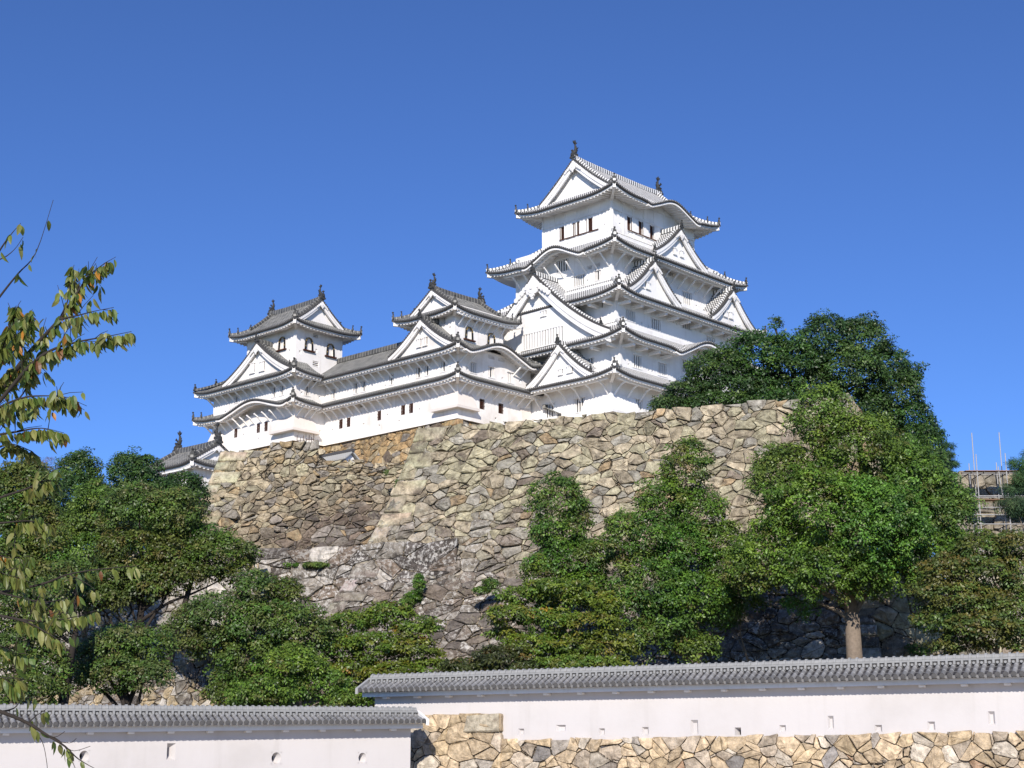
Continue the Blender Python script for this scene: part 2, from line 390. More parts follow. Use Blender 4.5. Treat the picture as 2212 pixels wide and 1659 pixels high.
def hip(b,roof,sty,ec,ic,zfun,orn=True,t0=.02,t1=1.,small=True):
    """hip ridge from eave corner ec to inner corner ic (both a,b); zfun(t)"""
    m=MB(); pts=[(ec[0]+(ic[0]-ec[0])*t,ec[1]+(ic[1]-ec[1])*t,zfun(t)+.10) for t in np.linspace(t0,t1,8)]
    m.strip(pts,.30,.27); b.part('hip_ridge',m,sty['ridge'],roof)
    rz=math.atan2(-(ic[0]-ec[0]),(ic[1]-ec[1]))
    if orn:
        x,y,z=pts[0]; b.place(ORN,'ridge_ornament',x+.1*(ic[0]-ec[0])/abs(ic[0]-ec[0]),y+.1*(ic[1]-ec[1])/abs(ic[1]-ec[1]),z-.05,rz,.85,roof)
    if small:
        x,y,z=pts[3]; b.place(ORN,'ridge_ornament',x,y,z+.1,rz,.7,roof)
def brackets(b,face,c,slope,ov,pos,style,drop=1.7,name='bracket'):
    """struts between the wall (plane c) and the eave purlin; pos are metres along the eave"""
    M=slope.M
    if not pos: return
    x0=pos[0]; z0=slope.ze-.40; m=MB(); ua=Vector((0,1,0)) if face=='W' else Vector((1,0,0))
    def bm(q0,za,q1,zb,w,h): m.beam(M(x0,q0,za),M(x0,q1,zb),w,h,0,up=ua.cross(Vector(M(0,q1,zb))-Vector(M(0,q0,za))))
    if style=='strut': bm(ov+.05,z0-drop,ov*.38,z0-.10,.13,.17)
    elif style=='bent':
        bm(ov+.05,z0-drop,ov*.60,z0-.42,.13,.16); bm(ov*.64,z0-.42,ov*.28,z0-.06,.13,.16)
    else: # beam end
        m.beam(M(x0,ov+.05,z0-.28),M(x0,ov*.40,z0-.28),.42,.32,0)
    first=b.part(name,m,WHITE)
    for x in pos[1:]:
        o=first.copy(); C.objects.link(o); o.location=first.location+ua*(x-x0); o.parent=b.root
    m=MB(); n=14; xs=np.linspace(pos[0]-1.2 if slope.Ql else max(0,pos[0]-1.5),pos[-1]+1.2 if slope.Qr else min(slope.L,pos[-1]+1.5),n); qq=ov*.36
    for p,q in zip(xs,xs[1:]):
        def zb(x): return slope.ze+slope.lf(x)*.5+max(0,slope.kz(x))-.30
        m.box8([M(p,qq-.12,zb(p)-.26),M(q,qq-.12,zb(q)-.26),M(q,qq+.12,zb(q)-.26),M(p,qq+.12,zb(p)-.26),M(p,qq-.12,zb(p)+.02),M(q,qq-.12,zb(q)+.02),M(q,qq+.12,zb(q)+.02),M(p,qq+.12,zb(p)+.02)])
    b.part('eave_purlin',m,WHITE)
def gable_front(b,roof,sty,M,sc,pts,qb,qw,bh=.55,pend=1.,zbase=None,disc_sp=.30,wins=()):
    """pts: (sideways offset, z) from foot to apex; boards at q=qb, plaster wall at q=qw"""
    zb=zbase if zbase is not None else pts[0][1]-.4
    m=MB(); out=[M(sc-x,qw,z-.12) for x,z in pts]+[M(sc+x,qw,z-.12) for x,z in pts[::-1][1:]]
    out=out+[M(sc+pts[0][0],qw,zb),M(sc-pts[0][0],qw,zb)]
    d=Vector(M(0,1,0))-Vector(M(0,0,0)); m.prism(out,d*.25); b.part('gable_wall',m,sty['wall'],roof)
    m=MB(); t=MB()
    for sg in (-1,1):
        for (x0,z0),(x1,z1) in zip(pts,pts[1:]):
            for d0,d1,q0,q1 in ((.04,bh,qb,qb+.16),(bh-.06,bh*1.75,qb+.09,qb+.30)):
                X0,X1=sc+sg*x0,sc+sg*x1
                m.box8([M(X0,q0,z0-d1),M(X1,q0,z1-d1),M(X1,q1,z1-d1),M(X0,q1,z0-d1),M(X0,q0,z0-d0),M(X1,q0,z1-d0),M(X1,q1,z1-d0),M(X0,q1,z0-d0)])
        # row of round tile ends climbing the rake
        L=[0]
        for (x0,z0),(x1,z1) in zip(pts,pts[1:]): L.append(L[-1]+math.hypot(x1-x0,z1-z0))
        n=int(L[-1]/disc_sp)
        for i in range(n):
            l=(i+.5)*L[-1]/n; k=max(j for j in range(len(L)-1) if L[j]<=l); f=(l-L[k])/(L[k+1]-L[k])
            x=pts[k][0]+(pts[k+1][0]-pts[k][0])*f; z=pts[k][1]+(pts[k+1][1]-pts[k][1])*f+.10
            r=.125; ring=[(sc+sg*x+r*math.cos(math.pi*j/4),z+r*math.sin(math.pi*j/4)) for j in range(8)]
            dq=Vector(M(0,.5,0))-Vector(M(0,0,0))
            t.prism([M(xx,qb-.06,zz) for xx,zz in ring],dq,2)
    b.part('bargeboard',m,sty['wall'],roof); b.part('rake_tiles',t,sty['mats'],roof)
    if pend:
        rz=0 if abs(d.y)>.5 else -math.pi/2
        p=M(sc,qb-.04,pts[-1][1]-bh*.95); b.place(PEND,'gable_pendant',p[0],p[1],p[2],rz,pend,roof)
    for (ws,wz,ww,wh,nb) in wins:
        m=MB(); m.box8([M(ws-ww/2,qw-.02,wz-wh/2),M(ws+ww/2,qw-.02,wz-wh/2),M(ws+ww/2,qw+.05,wz-wh/2),M(ws-ww/2,qw+.05,wz-wh/2),M(ws-ww/2,qw-.02,wz+wh/2),M(ws+ww/2,qw-.02,wz+wh/2),M(ws+ww/2,qw+.05,wz+wh/2),M(ws-ww/2,qw+.05,wz+wh/2)],0)
        for k in range(nb):
            x=ws-ww/2+ww*(k+.5)/nb; h=.3*ww/nb
            m.box8([M(x-h,qw-.16,wz-wh/2),M(x+h,qw-.16,wz-wh/2),M(x+h,qw-.015,wz-wh/2),M(x-h,qw-.015,wz-wh/2),M(x-h,qw-.16,wz+wh/2),M(x+h,qw-.16,wz+wh/2),M(x+h,qw-.015,wz+wh/2),M(x-h,qw-.015,wz+wh/2)],1)
        for zz in (wz-wh/2-.08,wz+wh/2): m.box8([M(ws-ww/2-.1,qw-.2,zz),M(ws+ww/2+.1,qw-.2,zz),M(ws+ww/2+.1,qw+.01,zz),M(ws-ww/2-.1,qw+.01,zz),M(ws-ww/2-.1,qw-.2,zz+.1),M(ws+ww/2+.1,qw-.2,zz+.1),M(ws+ww/2+.1,qw+.01,zz+.1),M(ws-ww/2-.1,qw+.01,zz+.1)],1)
        b.part('window',m,[DARK,sty['wall']],roof)
def skirt(b,sty,inner,eave,ze,H,lift=.6,ov=2.6,kara={},faces='WSEN',hips=('WS','WN','SE','NE'),c=.28,full=True,ln=5.,raft=True,name='roof',flat=''):
    """pent roof running round a storey. inner: plan rectangle it climbs to; eave: plan rectangle of its edge"""
    ia0,ia1,ib0,ib1=inner; ea0,ea1,eb0,eb1=eave
    run={'W':ia0-ea0,'E':ea1-ia1,'S':ib0-eb0,'N':eb1-ib1}
    prof=lambda t:H*((1-c)*t+c*t*t)
    mb=MB(); so=MB(); S={}
    for f in faces:
        M,L=fmap(f,eave)
        l,r=('S','N') if f in 'WE' else ('W','E')
        hl=(f+l in hips or l+f in hips); hr=(f+r in hips or r+f in hips)
        S[f]=Slope(M,L,run[f],run[l] if hl else 0,run[r] if hr else 0,ze,prof,1.02,lift,ln,kara.get(f))
        S[f].tiles(mb,sty['sp'],sty['rw'],ribs=f in 'WS' or full)
        S[f].eave(so,ov,rafters=raft and f in 'WS')
    roof=b.part(name,mb,sty['mats'])
    cor={'WS':((ea0,eb0),(ia0,ib0)),'WN':((ea0,eb1),(ia0,ib1)),'SE':((ea1,eb0),(ia1,ib0)),'NE':((ea1,eb1),(ia1,ib1))}
    for h in hips:
        ec,ic=cor[h]; q=abs(ic[0]-ec[0])
        d=(1 if ic[0]>ec[0] else -1, 1 if ic[1]>ec[1] else -1)
        zf=lambda t,q=q: ze+prof(t)+lift*max(0,1-q*t/ln)**2.3*(1-t)
        hip(b,roof,sty,ec,ic,zf)
        corner_rafter(so,ec,(ec[0]+d[0]*ov,ec[1]+d[1]*ov),ze+lift-.50,ze-.25)
    b.part('soffit',so,sty['mats'],roof)
    return roof,S
def chidori(b,roof,sty,M,sc,hw,zf,za,qf,qb,rk=.55,bh=.5,pend=.8,wins=(),k=.36,orn=.9):
    """triangular gable standing on a slope, its ridge running inwards"""
    g=lambda x:(1-x)*(1-k*x); z=lambda x: zf+(za-zf)*g(x)
    mb=MB(); n=max(3,round((qb-qf+rk)/sty['sp'])); rows=8; X=1.03
    for sg in (-1,1):
        G=[]
        for i in range(n+1):
            y=qf-rk+(qb-qf+rk)*i/n
            G.append([mb.vert(M(sc+sg*hw*X*r/rows,y,z(X*r/rows)),(y,hw*X*r/rows*1.25)) for r in range(rows+1)])
        for a,c in zip(G,G[1:]):
            for r in range(rows): mb.face((a[r],c[r],c[r+1],a[r+1]),0)
        for i in range(n):
            y=qf-rk+(qb-qf+rk)*(i+.5)/n; prev=None; w=sty['rw']
            for r in range(rows+1):
                x=X*r/rows; zz=z(x); v=hw*x*1.25; xx=sc+sg*hw*x
                ring=[mb.vert(M(xx,y-w/2,zz-.02),(0,v)),mb.vert(M(xx,y-w*.3,zz+w*.55),(0,v)),mb.vert(M(xx,y+w*.3,zz+w*.55),(0,v)),mb.vert(M(xx,y+w/2,zz-.02),(0,v))]
                if prev:
                    for j in range(3): mb.face((prev[j],prev[j+1],ring[j+1],ring[j]),1)
                prev=ring
    b.part('gable_roof',mb,sty['mats'],roof)
    pts=[(hw*x,z(x)) for x in np.linspace(1,0,11)]
    gable_front(b,roof,sty,M,sc,pts,qf-rk,qf,bh,pend,zf-.9,wins=wins)
    m=MB(); m.strip([M(sc,qf-rk-.05,za+.05),M(sc,(qf+qb)/2,za+.05),M(sc,qb,za+.05)],.42,.5); b.part('gable_ridge',m,sty['ridge'],roof)
    d=Vector(M(0,1,0))-Vector(M(0,0,0)); rz=0 if abs(d.y)>.5 else -math.pi/2
    p=M(sc,qf-rk-.08,za+.12); b.place(ORN,'ridge_ornament',*p,rz,orn,roof)
    for sg in (-1,1):
        m=MB(); m.strip([M(sc+sg*hw*x,qf-rk+.75,z(x)+.08) for x in np.linspace(.05,.82,8)],.28,.28); b.part('verge_ridge',m,sty['ridge'],roof)
        p=M(sc+sg*hw*.84,qf-rk+.75,z(.84)+.1); b.place(ORN,'ridge_ornament',*p,rz,.65*orn,roof)
def irimoya(b,sty,axis,eave,Qh,ze,H1,Hr,lift=.6,ov=2.4,kara=None,rk=.75,ln=5.,fish=1.,pend=.9,gwins=(),bh=.5):
    """hip-and-gable roof; axis 'a' or 'b' is the way the ridge runs"""
    sw=axis=='b'
    a0,a1,b0,b1=eave; x0,x1,y0,y1=(b0,b1,a0,a1) if sw else (a0,a1,b0,b1)
    mp=(lambda x,y,z:(y,x,z)) if sw else (lambda x,y,z:(x,y,z))
    L=x1-x0; D=(y1-y0)/2; tm=D/Qh; B=(Hr-H1*tm)/(tm*tm-tm); A=H1-B; prof=lambda t:A*t+B*t*t
    front=lambda s,q,z: mp(x0+s,y0+q,z); back=lambda s,q,z: mp(x0+s,y1-q,z)
    e0=lambda s,q,z: mp(x0+q,y0+s,z); e1=lambda s,q,z: mp(x1-q,y0+s,z)
    mb=MB(); so=MB()
    for M,k in ((front,kara),(back,None)):
        s=Slope(M,L,Qh,Qh,Qh,ze,prof,tm,lift,ln,k,rk,rk); s.tiles(mb,sty['sp'],sty['rw']); s.eave(so,ov)
        if M is front: S=s
    for M in (e0,e1):
        s=Slope(M,2*D,Qh,Qh,Qh,ze,prof,1.04,lift,ln); s.tiles(mb,sty['sp'],sty['rw']); s.eave(so,ov)
    roof=b.part('roof',mb,sty['mats'])
    for sx,xe in ((1,x0),(-1,x1)):
        for sy,ye in ((1,y0),(-1,y1)):
            ec=mp(xe,ye,0)[:2]; ic=mp(xe+sx*Qh,ye+sy*Qh,0)[:2]; iw=mp(xe+sx*ov,ye+sy*ov,0)[:2]
            hip(b,roof,sty,ec,ic,lambda t: ze+prof(t)+lift*max(0,1-Qh*t/ln)**2.3*(1-t))
            corner_rafter(so,ec,iw,ze+lift-.50,ze-.25)
            m=MB(); T=np.linspace(1.02,tm-.05,8); m.strip([mp(xe+sx*(Qh-.05),ye+sy*Qh*t,ze+prof(t)+.08) for t in T],.32,.38); b.part('verge_ridge',m,sty['ridge'],roof)
            p=mp(xe+sx*(Qh-.05),ye+sy*Qh*1.0,ze+prof(1.0)+.1); b.place(ORN,'ridge_ornament',*p,0 if not sw else (math.pi/2),.7,roof)
    b.part('soffit',so,sty['mats'],roof)
    for M,gw in ((e0,gwins),(e1,())):
        pts=[(D-Qh*t,ze+prof(t)) for t in np.linspace(.93,tm,12)]
        gable_front(b,roof,sty,M,D,pts,Qh-rk,Qh,bh,pend,ze+H1*.8,wins=gw)
    zr=ze+Hr; m=MB(); xs=np.linspace(x0+Qh-rk-.05,x1-Qh+rk+.05,9); mid=(x0+x1)/2; hl=(x1-x0)/2-Qh+rk
    m.strip([mp(x,y0+D,zr-.05+.18*((x-mid)/hl)**4) for x in xs],.46,.55); b.part('main_ridge',m,sty['ridge'],roof)
    for sx,xe in ((1,xs[0]),(-1,xs[-1])):
        rz=(-math.pi/2*sx if not sw else (0 if sx>0 else math.pi))
        p=mp(xe+sx*-.05,y0+D,zr+.15); b.place(ORN,'ridge_ornament',*p,rz,.95,roof)
        p=mp(xe+sx*.55,y0+D,zr+.85); b.place(FISH,'fish_ornament',*p,rz,fish,roof)
    return roof,S
def facewall(mb,face,c,s0,s1,z0,z1,holes=(),loops=(),dep=.30,ld=.16):
    """one plastered wall face with real openings; holes (s,z,w,h) go dep deep, loopholes are blind"""
    P={'W':lambda s,d,z:(c+d,s,z),'E':lambda s,d,z:(c-d,s,z),'S':lambda s,d,z:(s,c+d,z),'N':lambda s,d,z:(s,c-d,z)}[face]
    hs=[(s-w/2,s+w/2,z-h/2,z+h/2,dep,False) for s,z,w,h in holes]+[(s-w/2,s+w/2,z-h/2,z+h/2,ld,True) for s,z,w,h in loops]
    xs=sorted({s0,s1,*[v for h in hs for v in h[:2] if s0<v<s1]}); zs=sorted({z0,z1,*[v for h in hs for v in h[2:4] if z0<v<z1]})
    for x0,x1 in zip(xs,xs[1:]):
        for a,b in zip(zs,zs[1:]):
            xm,zm=(x0+x1)/2,(a+b)/2
            if any(h[0]<xm<h[1] and h[2]<zm<h[3] for h in hs): continue
            mb.poly([P(x0,0,a),P(x1,0,a),P(x1,0,b),P(x0,0,b)])
    for x0,x1,a,b,d,blind in hs:
        i=.05 if blind else 0
        o=[P(x0,0,a),P(x1,0,a),P(x1,0,b),P(x0,0,b)]; n=[P(x0+i,d,a+i),P(x1-i,d,a+i),P(x1-i,d,b-i),P(x0+i,d,b-i)]
        for k in range(4): mb.poly([o[k],o[(k+1)%4],n[(k+1)%4],n[k]])
        if blind: mb.poly(n)
def window(b,sty,face,c,s,z,w,h,kind,dep=.30):
    P={'W':lambda x,d,y:(c+d,x,y),'S':lambda x,d,y:(x,c+d,y)}[face]
    m=MB()
    def bx(x0,x1,d0,d1,a,e,mat): m.box8([P(x0,d0,a),P(x1,d0,a),P(x1,d1,a),P(x0,d1,a),P(x0,d0,e),P(x1,d0,e),P(x1,d1,e),P(x0,d1,e)],mat)
    x0,x1,a,e=s-w/2,s+w/2,z-h/2,z+h/2
    bx(x0-.02,x1+.02,dep,dep+.06,a-.02,e+.02,0)
    o=b.part('window',m,[DARK]); m=MB()
    if kind=='bar':
        n=max(2,round(w/.36))
        for k in range(n):
            x=x0+w*(k+.5)/n; bx(x-.07,x+.07,.03,.16,a+.002,e-.002,0)
        b.part('bars',m,[sty['wall']],o)
        m=MB(); bx(x0-.12,x1+.12,-.10,-.004,e+.01,e+.13,0); b.part('lintel',m,[sty['wall']],o); m=MB(); bx(x0-.10,x1+.10,-.06,-.004,a-.10,a-.01,0); b.part('sill',m,[sty['wall']],o)
    elif kind=='grid':
        n=max(3,round(w/.16))
        for k in range(n):
            x=x0+w*(k+.5)/n; bx(x-.022,x+.022,-.03,.02,a+.002,e-.002,0)
        for k in range(2): zz=a+h*(k+1)/3; bx(x0+.002,x1-.002,-.05,-.031,zz-.025,zz+.025,0)
        b.part('bars',m,[BROWN],o)
    elif kind=='slide':
        n=4
        for k in range(n): x=x0+w*(k+.5)/n; bx(x-.03,x+.03,.1,.16,a+.002,e-.002,0)
        b.part('bars',m,[BROWN],o); m=MB()
        bx(x0-.09,x0-.002,-.05,.1,a,e,0); b.part('jamb',m,[BROWN],o); m=MB(); bx(x1+.002,x1+.09,-.05,.1,a,e,0); b.part('jamb',m,[BROWN],o)
    elif kind=='vent':
        for k in range(3): zz=a+h*(k+.5)/3; bx(x0+.002,x1-.002,.05,.2,zz-.045,zz+.045,0)
        b.part('slats',m,[sty['wall']],o)
    elif kind=='arch':
        m2=MB(); bx2=[]
        # bell-shaped frame, lacquered with gilt studs, white shutters, brown sill
        def arc(hw,top,n=14):
            L=[(-hw*1.10,a)]
            for k in range(n+1):
                t=math.pi*(1-k/n); L.append((hw*math.cos(t)*(1.0),e-top+top*math.sin(t)**.8))
            L.append((hw*1.10,a)); return L
        O=arc(w/2+.13,h*.36+.12); I=arc(w/2-.07,h*.36-.04); I=[(x,y-.1 if 0<i<len(I)-1 else y) for i,(x,y) in enumerate(I)]
        for k in range(len(O)-1):
            q=[O[k],O[k+1],I[k+1],I[k]]
            m.prism([P(s+x,-.12,y) for x,y in q],Vector(P(0,.115,0))-Vector(P(0,0,0)),0)
            if k%2==0:
                cx=sum(p[0] for p in q)/4; cy=sum(p[1] for p in q)/4; m.prism([P(s+cx+dx,-.16,cy+dy) for dx,dy in ((-.06,-.07),(.06,-.07),(.06,.07),(-.06,.07))],Vector(P(0,.05,0))-Vector(P(0,0,0)),1)
        b.part('frame',m,[BLACK,GOLD],o); m=MB(); bx(x0-.42,x1+.42,-.26,-.004,a-.17,a-.01,0); b.part('sill',m,[BROWN],o)
        
        for u0,u1 in ((x0+.06,s-.02),(s+.02,x1-.06)): m=MB(); bx(u0,u1,.16,.24,a+.002,e-.002,0); b.part('shutter',m,[sty['wall']],o)
def stone_drop(b,face_pts,name='stone_dropping_bay',mat=None,thick=.0):
    m=MB(); m.prism(*face_pts); b.part(name,m,mat)
def corner_bay(b,sty,a0,b0,lw,ls,zt,zb,out,ns=.5):
    """flared bay round a corner for dropping stones: lw along the west face, ls along the south face"""
    m=MB(); lip=.30
    T=[(a0-.03,b0+lw-ns),(a0-.03,b0-.03),(a0+ls-ns,b0-.03)]; B_=[(a0-out,b0+lw),(a0-out,b0-out),(a0+ls,b0-out)]
    W_=[(a0+.02,b0+lw),(a0+.02,b0+.02),(a0+ls,b0+.02)]
    t=[m.vert((*p,zt)) for p in T]; u=[m.vert((*p,zb+lip)) for p in B_]
    m.face((t[0],u[0],u[1],t[1])); m.face((t[1],u[1],u[2],t[2]))
    m.poly([(*T[0],zt),(*B_[0],zb+lip),(*W_[0],zb+lip),(a0+.02,T[0][1],zt)]); m.poly([(*T[2],zt),(*B_[2],zb+lip),(*W_[2],zb+lip),(T[2][0],b0+.02,zt)])
    for p,q in ((T[0],T[1]),(T[1],T[2])): pass
    # projecting sill and dark underside
    o2=out+.14; B2=[(a0-o2,b0+lw+.12),(a0-o2,b0-o2),(a0+ls+.12,b0-o2)]; W2=[(a0-.05,b0+lw+.12),(a0-.05,b0-.05),(a0+ls+.12,b0-.05)]
    for k in range(2):
        a,c,d,e=B2[k],B2[k+1],W2[k+1],W2[k]
        m.box8([(*a,zb),(*c,zb),(*d,zb),(*e,zb),(*a,zb+lip),(*c,zb+lip),(*d,zb+lip),(*e,zb+lip)],0)
    b.part('stone_dropping_bay',m,[WHITE if sty is STYLE['keep'] else BEIGE])
# ---------------------------------------------------------------- main keep
KEEP,SM=STYLE['keep'],STYLE['dark']
def storey(b,sty,S,z0,z1,W=(),Sf=(),lW=(),lS=(),lp=(.34,.38)):
    """four walls of a storey; W and Sf: windows (s,z,w,h,kind) in the west and south face"""
    a0,a1,b0,b1=S; m=MB()
    facewall(m,'W',a0,b0,b1,z0,z1,[x[:4] for x in W],[(s,z,*lp) for s,z in lW])
    facewall(m,'S',b0,a0,a1,z0,z1,[x[:4] for x in Sf],[(s,z,*lp) for s,z in lS])
    facewall(m,'E',a1,b0,b1,z0,z1); facewall(m,'N',b1,a0,a1,z0,z1)
    b.part('wall',m,[sty['wall']])
    for x in W: window(b,sty,'W',a0,*x)
    for x in Sf: window(b,sty,'S',b0,*x)
k=Bld('main_keep',0,0,39.0,'tallest white five-tiered castle keep with stacked gables and tile roofs','castle keep')
S5=(5.86,22.4,3.98,15.2); S4=(3.86,25.4,2.46,17.9); S3=(2.59,27.2,.89,20.6); S2=(1.72,28.4,-.3,22.0); S1=(0,29.6,-.3,22.4)
def grow(S,o): return (S[0]-o,S[1]+o,S[2]-o,S[3]+o)
storey(k,KEEP,S1,38.2,44.6,W=[(4.4,40.79,1.5,1.6,'bar'),(9.0,40.8,1.5,1.6,'bar')],Sf=[(4.72,40.8,1.7,1.45,'bar'),(9.6,40.8,1.7,1.45,'bar'),(15,40.8,1.7,1.45,'bar'),(21,40.8,1.7,1.45,'bar')])
storey(k,KEEP,S2,43.4,50.2,Sf=[(4.74,45.99,1.6,1.5,'bar'),(9.46,45.93,1.7,1.5,'bar'),(14.46,47.2,2.2,1.5,'bar'),(19.5,47.2,2.2,1.5,'bar'),(24.5,45.9,1.7,1.5,'bar')],W=[(4.2,46,1.2,1.2,'bar')],lS=[(3.2,45.3),(6.9,45.3),(7.6,45.3)])
storey(k,KEEP,S3,49.2,55.6,W=[(3.05,52.99,.72,.66,'bar')],Sf=[(5.16,51.84,1.8,1.3,'bar'),(9.99,51.78,1.85,1.3,'bar'),(16.14,52.9,1.9,.95,'bar'),(21,51.8,1.8,1.3,'bar')],lS=[(13.43,52.87),(14.1,52.8),(17.85,52.85),(19,52.8),(7.3,51.3),(8.6,51.2)])
storey(k,KEEP,S4,54.6,62.3,W=[(10.17,59.7,1.9,1.5,'bar'),(5.9,58.49,.71,.51,'vent'),(4.64,58.52,.74,.48,'vent'),(7.63,57.27,2.0,1.3,'bar'),(4.62,57.26,.8,1.15,'bar')],
       Sf=[(15.01,59.9,1.4,1.1,'bar'),(14.32,58.55,.7,.57,'vent'),(18.57,57.13,1.95,1.75,'bar'),(10.6,57.3,1.6,1.3,'bar')],lW=[(6.3,56.9)],lS=[(16.6,56.6),(20.5,56.6),(21,58.8)])
storey(k,KEEP,S5,61.2,69.2,W=[(11.83,64.8,.74,1.66,'slide'),(9.64,64.8,.74,1.70,'slide'),(7.51,64.8,.74,1.70,'slide')],
       Sf=[(9.2,64.98,.62,1.70,'slide'),(11.46,64.98,.62,1.70,'slide'),(13.68,64.98,.62,1.70,'slide'),(15.83,64.98,.62,1.70,'slide')],lW=[(5.2,64.2)],lS=[(7.41,64.4),(9.17,63.65),(11.78,63.7)])
# exposed posts, rails and sills of the top storey
m=MB(); a0,a1,b0,b1=S5
for s in np.linspace(b0+.1,b1-.1,7): m.box(a0-.07,a0-.004,s-.11,s+.11,62,68.9)
for s in np.linspace(a0+.1,a1-.1,9): m.box(s-.11,s+.11,b0-.07,b0-.004,62,68.9)
for z in (66.0,67.9): m.box(a0-.11,a0-.072,b0-.11,b1+.1,z,z+.22); m.box(a0-.11,a1+.1,b0-.115,b0-.072,z,z+.22)
k.part('wall_framing',m,[WHITE])
m=MB(); m.box(a0-.14,a0-.116,6.0,12.3,63.82,63.95); k.part('window_sill',m,[BROWN])
m=MB(); m.box(8.7,16.6,b0-.145,b0-.118,63.98,64.11); k.part('window_sill',m,[BROWN])
for s0 in (10.72,8.55,6.45): m=MB(); m.box(a0-.113,a0-.075,s0-.42,s0+.42,63.96,65.65); k.part('shutter',m,[WHITE])
for s0 in (9.98,12.24,14.46): m=MB(); m.box(s0-.40,s0+.62,b0-.116,b0-.075,64.12,65.8); k.part('shutter',m,[WHITE])
# roofs, lowest first
E1=grow(S1,2.6); r1,f1=skirt(k,KEEP,S2,E1,43.1,1.7,.6,2.6,name='roof')
M,L=fmap('W',E1); chidori(k,r1,KEEP,M,6.1-E1[2],5.0,43.75,48.0,1.4,5.2,wins=[(6.13-E1[2],44.76,.55,.6,2),(4.74-E1[2],44.82,.8,.7,3)],pend=.62)
brackets(k,'W',0,f1['W'],2.6,[3.0+2.05*i for i in range(7)],'bent',1.5); brackets(k,'S',0,f1['S'],2.6,[3.0+2.3*i for i in range(11)],'bent',1.5)
E2=grow(S2,2.6); r2,f2=skirt(k,KEEP,S3,E2,48.0,2.6,.7,2.6,kara={'S':(15.9-E2[0],6.2,2.0)},name='roof')
M,L=fmap('W',E2); cg=11.0-E2[2]
chidori(k,r2,KEEP,M,cg,11.6,48.75,57.7,1.0,6.0,rk=.7,bh=.85,pend=1.75,wins=[(10.2-E2[2],49.75,6.4,1.9,15),(9.9-E2[2],52.8,.8,.6,2)],k=.42,orn=1.1)
brackets(k,'S',0,f2['S'],2.6,[3.2+2.35*i for i in range(4)]+[22.4+2.35*i for i in range(4)],'beam'); brackets(k,'W',0,f2['W'],2.6,[3.2,5.6],'beam')
E3=grow(S3,2.6); r3,f3=skirt(k,KEEP,S4,E3,53.5,2.8,.7,2.6,name='roof')
M,L=fmap('S',E3)
for c,ws in ((8.0,((5.9,55.66),(7.1,55.66))),(24.0,((22.7,55.6),(23.9,55.6)))):
    chidori(k,r3,KEEP,M,c-E3[0],4.9 if c<20 else 4.6,54.5,58.85,1.5,5.2,pend=.75,wins=[(x-E3[0],z,.72,.75,2) for x,z in ws])
brackets(k,'S',0,f3['S'],2.6,[3.2+2.3*i for i in range(12)],'beam'); brackets(k,'W',0,f3['W'],2.6,[3.2,5.4],'beam')
E4=grow(S4,2.7); r4,f4=skirt(k,KEEP,S5,E4,59.9,3.3,.65,2.7,kara={'W':(9.6-E4[2],4.4,1.4)},name='roof')
M,L=fmap('S',E4); chidori(k,r4,KEEP,M,15.6-E4[0],5.3,61.1,65.2,1.7,5.0,pend=.75,wins=[(14.8-E4[0],62.2,.6,.7,2),(16.2-E4[0],62.2,.6,.7,2)])
brackets(k,'W',0,f4['W'],2.7,[3.2+1.75*i for i in range(9)],'strut',1.5); brackets(k,'S',0,f4['S'],2.7,[3.2+1.75*i for i in range(12)],'strut',1.5)
E5=grow(S5,2.5); irimoya(k,KEEP,'a',E5,2.75,67.5,1.7,6.2,.75,2.5,kara=(15.3-E5[0],4.8,1.35),rk=.8,fish=.92,pend=.85,bh=.6)
corner_bay(k,KEEP,0,-.3,4.2,4.6,41.6,39.1,.75)

# ---------------------------------------------------------------- west small keep
n=Bld('small_keep',-12.33,11.76,38.0,'three-tiered grey-roofed small keep with arched windows, standing beside the main keep','castle tower','small keeps')
A0,B0=-12.33,11.76; U=(-10.97,-2.9,13.67,21.05); T=(A0,-.2,B0,22.0)
storey(n,SM,T,37.6,43.4,W=[(20.64,40.7,.66,1.15,'grid'),(19.29,40.7,.66,1.15,'grid'),(18.45,42.41,.69,.43,'vent')],Sf=[(-8.4,40.66,.8,1.18,'grid'),(-5.3,40.66,.8,1.18,'grid'),(-6.43,42.35,.6,.43,'vent')],lW=[(21.33,39.41),(17.98,40.27)],lS=[(-6.12,39.28)])
storey(n,SM,T,42.6,47.0,W=[(14.02,44.74,.83,1.2,'bar'),(18.12,44.74,.9,1.2,'bar'),(16.71,44.74,.85,1.2,'bar')],Sf=[(-9.87,44.66,.95,1.2,'bar'),(-6.91,44.66,.9,1.2,'bar'),(-3.74,44.6,.95,1.2,'bar'),(-6.92,46.41,1.03,.43,'vent'),(-5.23,46.39,1.1,.39,'vent')],lW=[(19.91,44.36),(15.3,44.5),(13.06,44.41)],lS=[(-10.82,44.4),(-8.1,44.33),(-5.01,44.22),(-2.06,44.45)])
storey(n,SM,U,46.0,52.4,W=[(15.48,50.68,.71,.8,'bar')],Sf=[(-8.67,49.3,.95,1.5,'arch'),(-4.97,49.3,.95,1.5,'arch'),(-7.61,51.0,.55,.5,'vent')],lW=[(14.5,49.6)])
def tower_roof(b,T,U,z,H,ov,hips,kara={},lift=.45,north=True):
    E=(T[0]-ov,T[1]+ov,T[2]-ov,T[3]+(ov if north else 0))
    return E,*skirt(b,SM,U,E,z,H,lift,ov,kara=kara,hips=hips,faces='WSE'+('N' if north else ''),ln=4.)
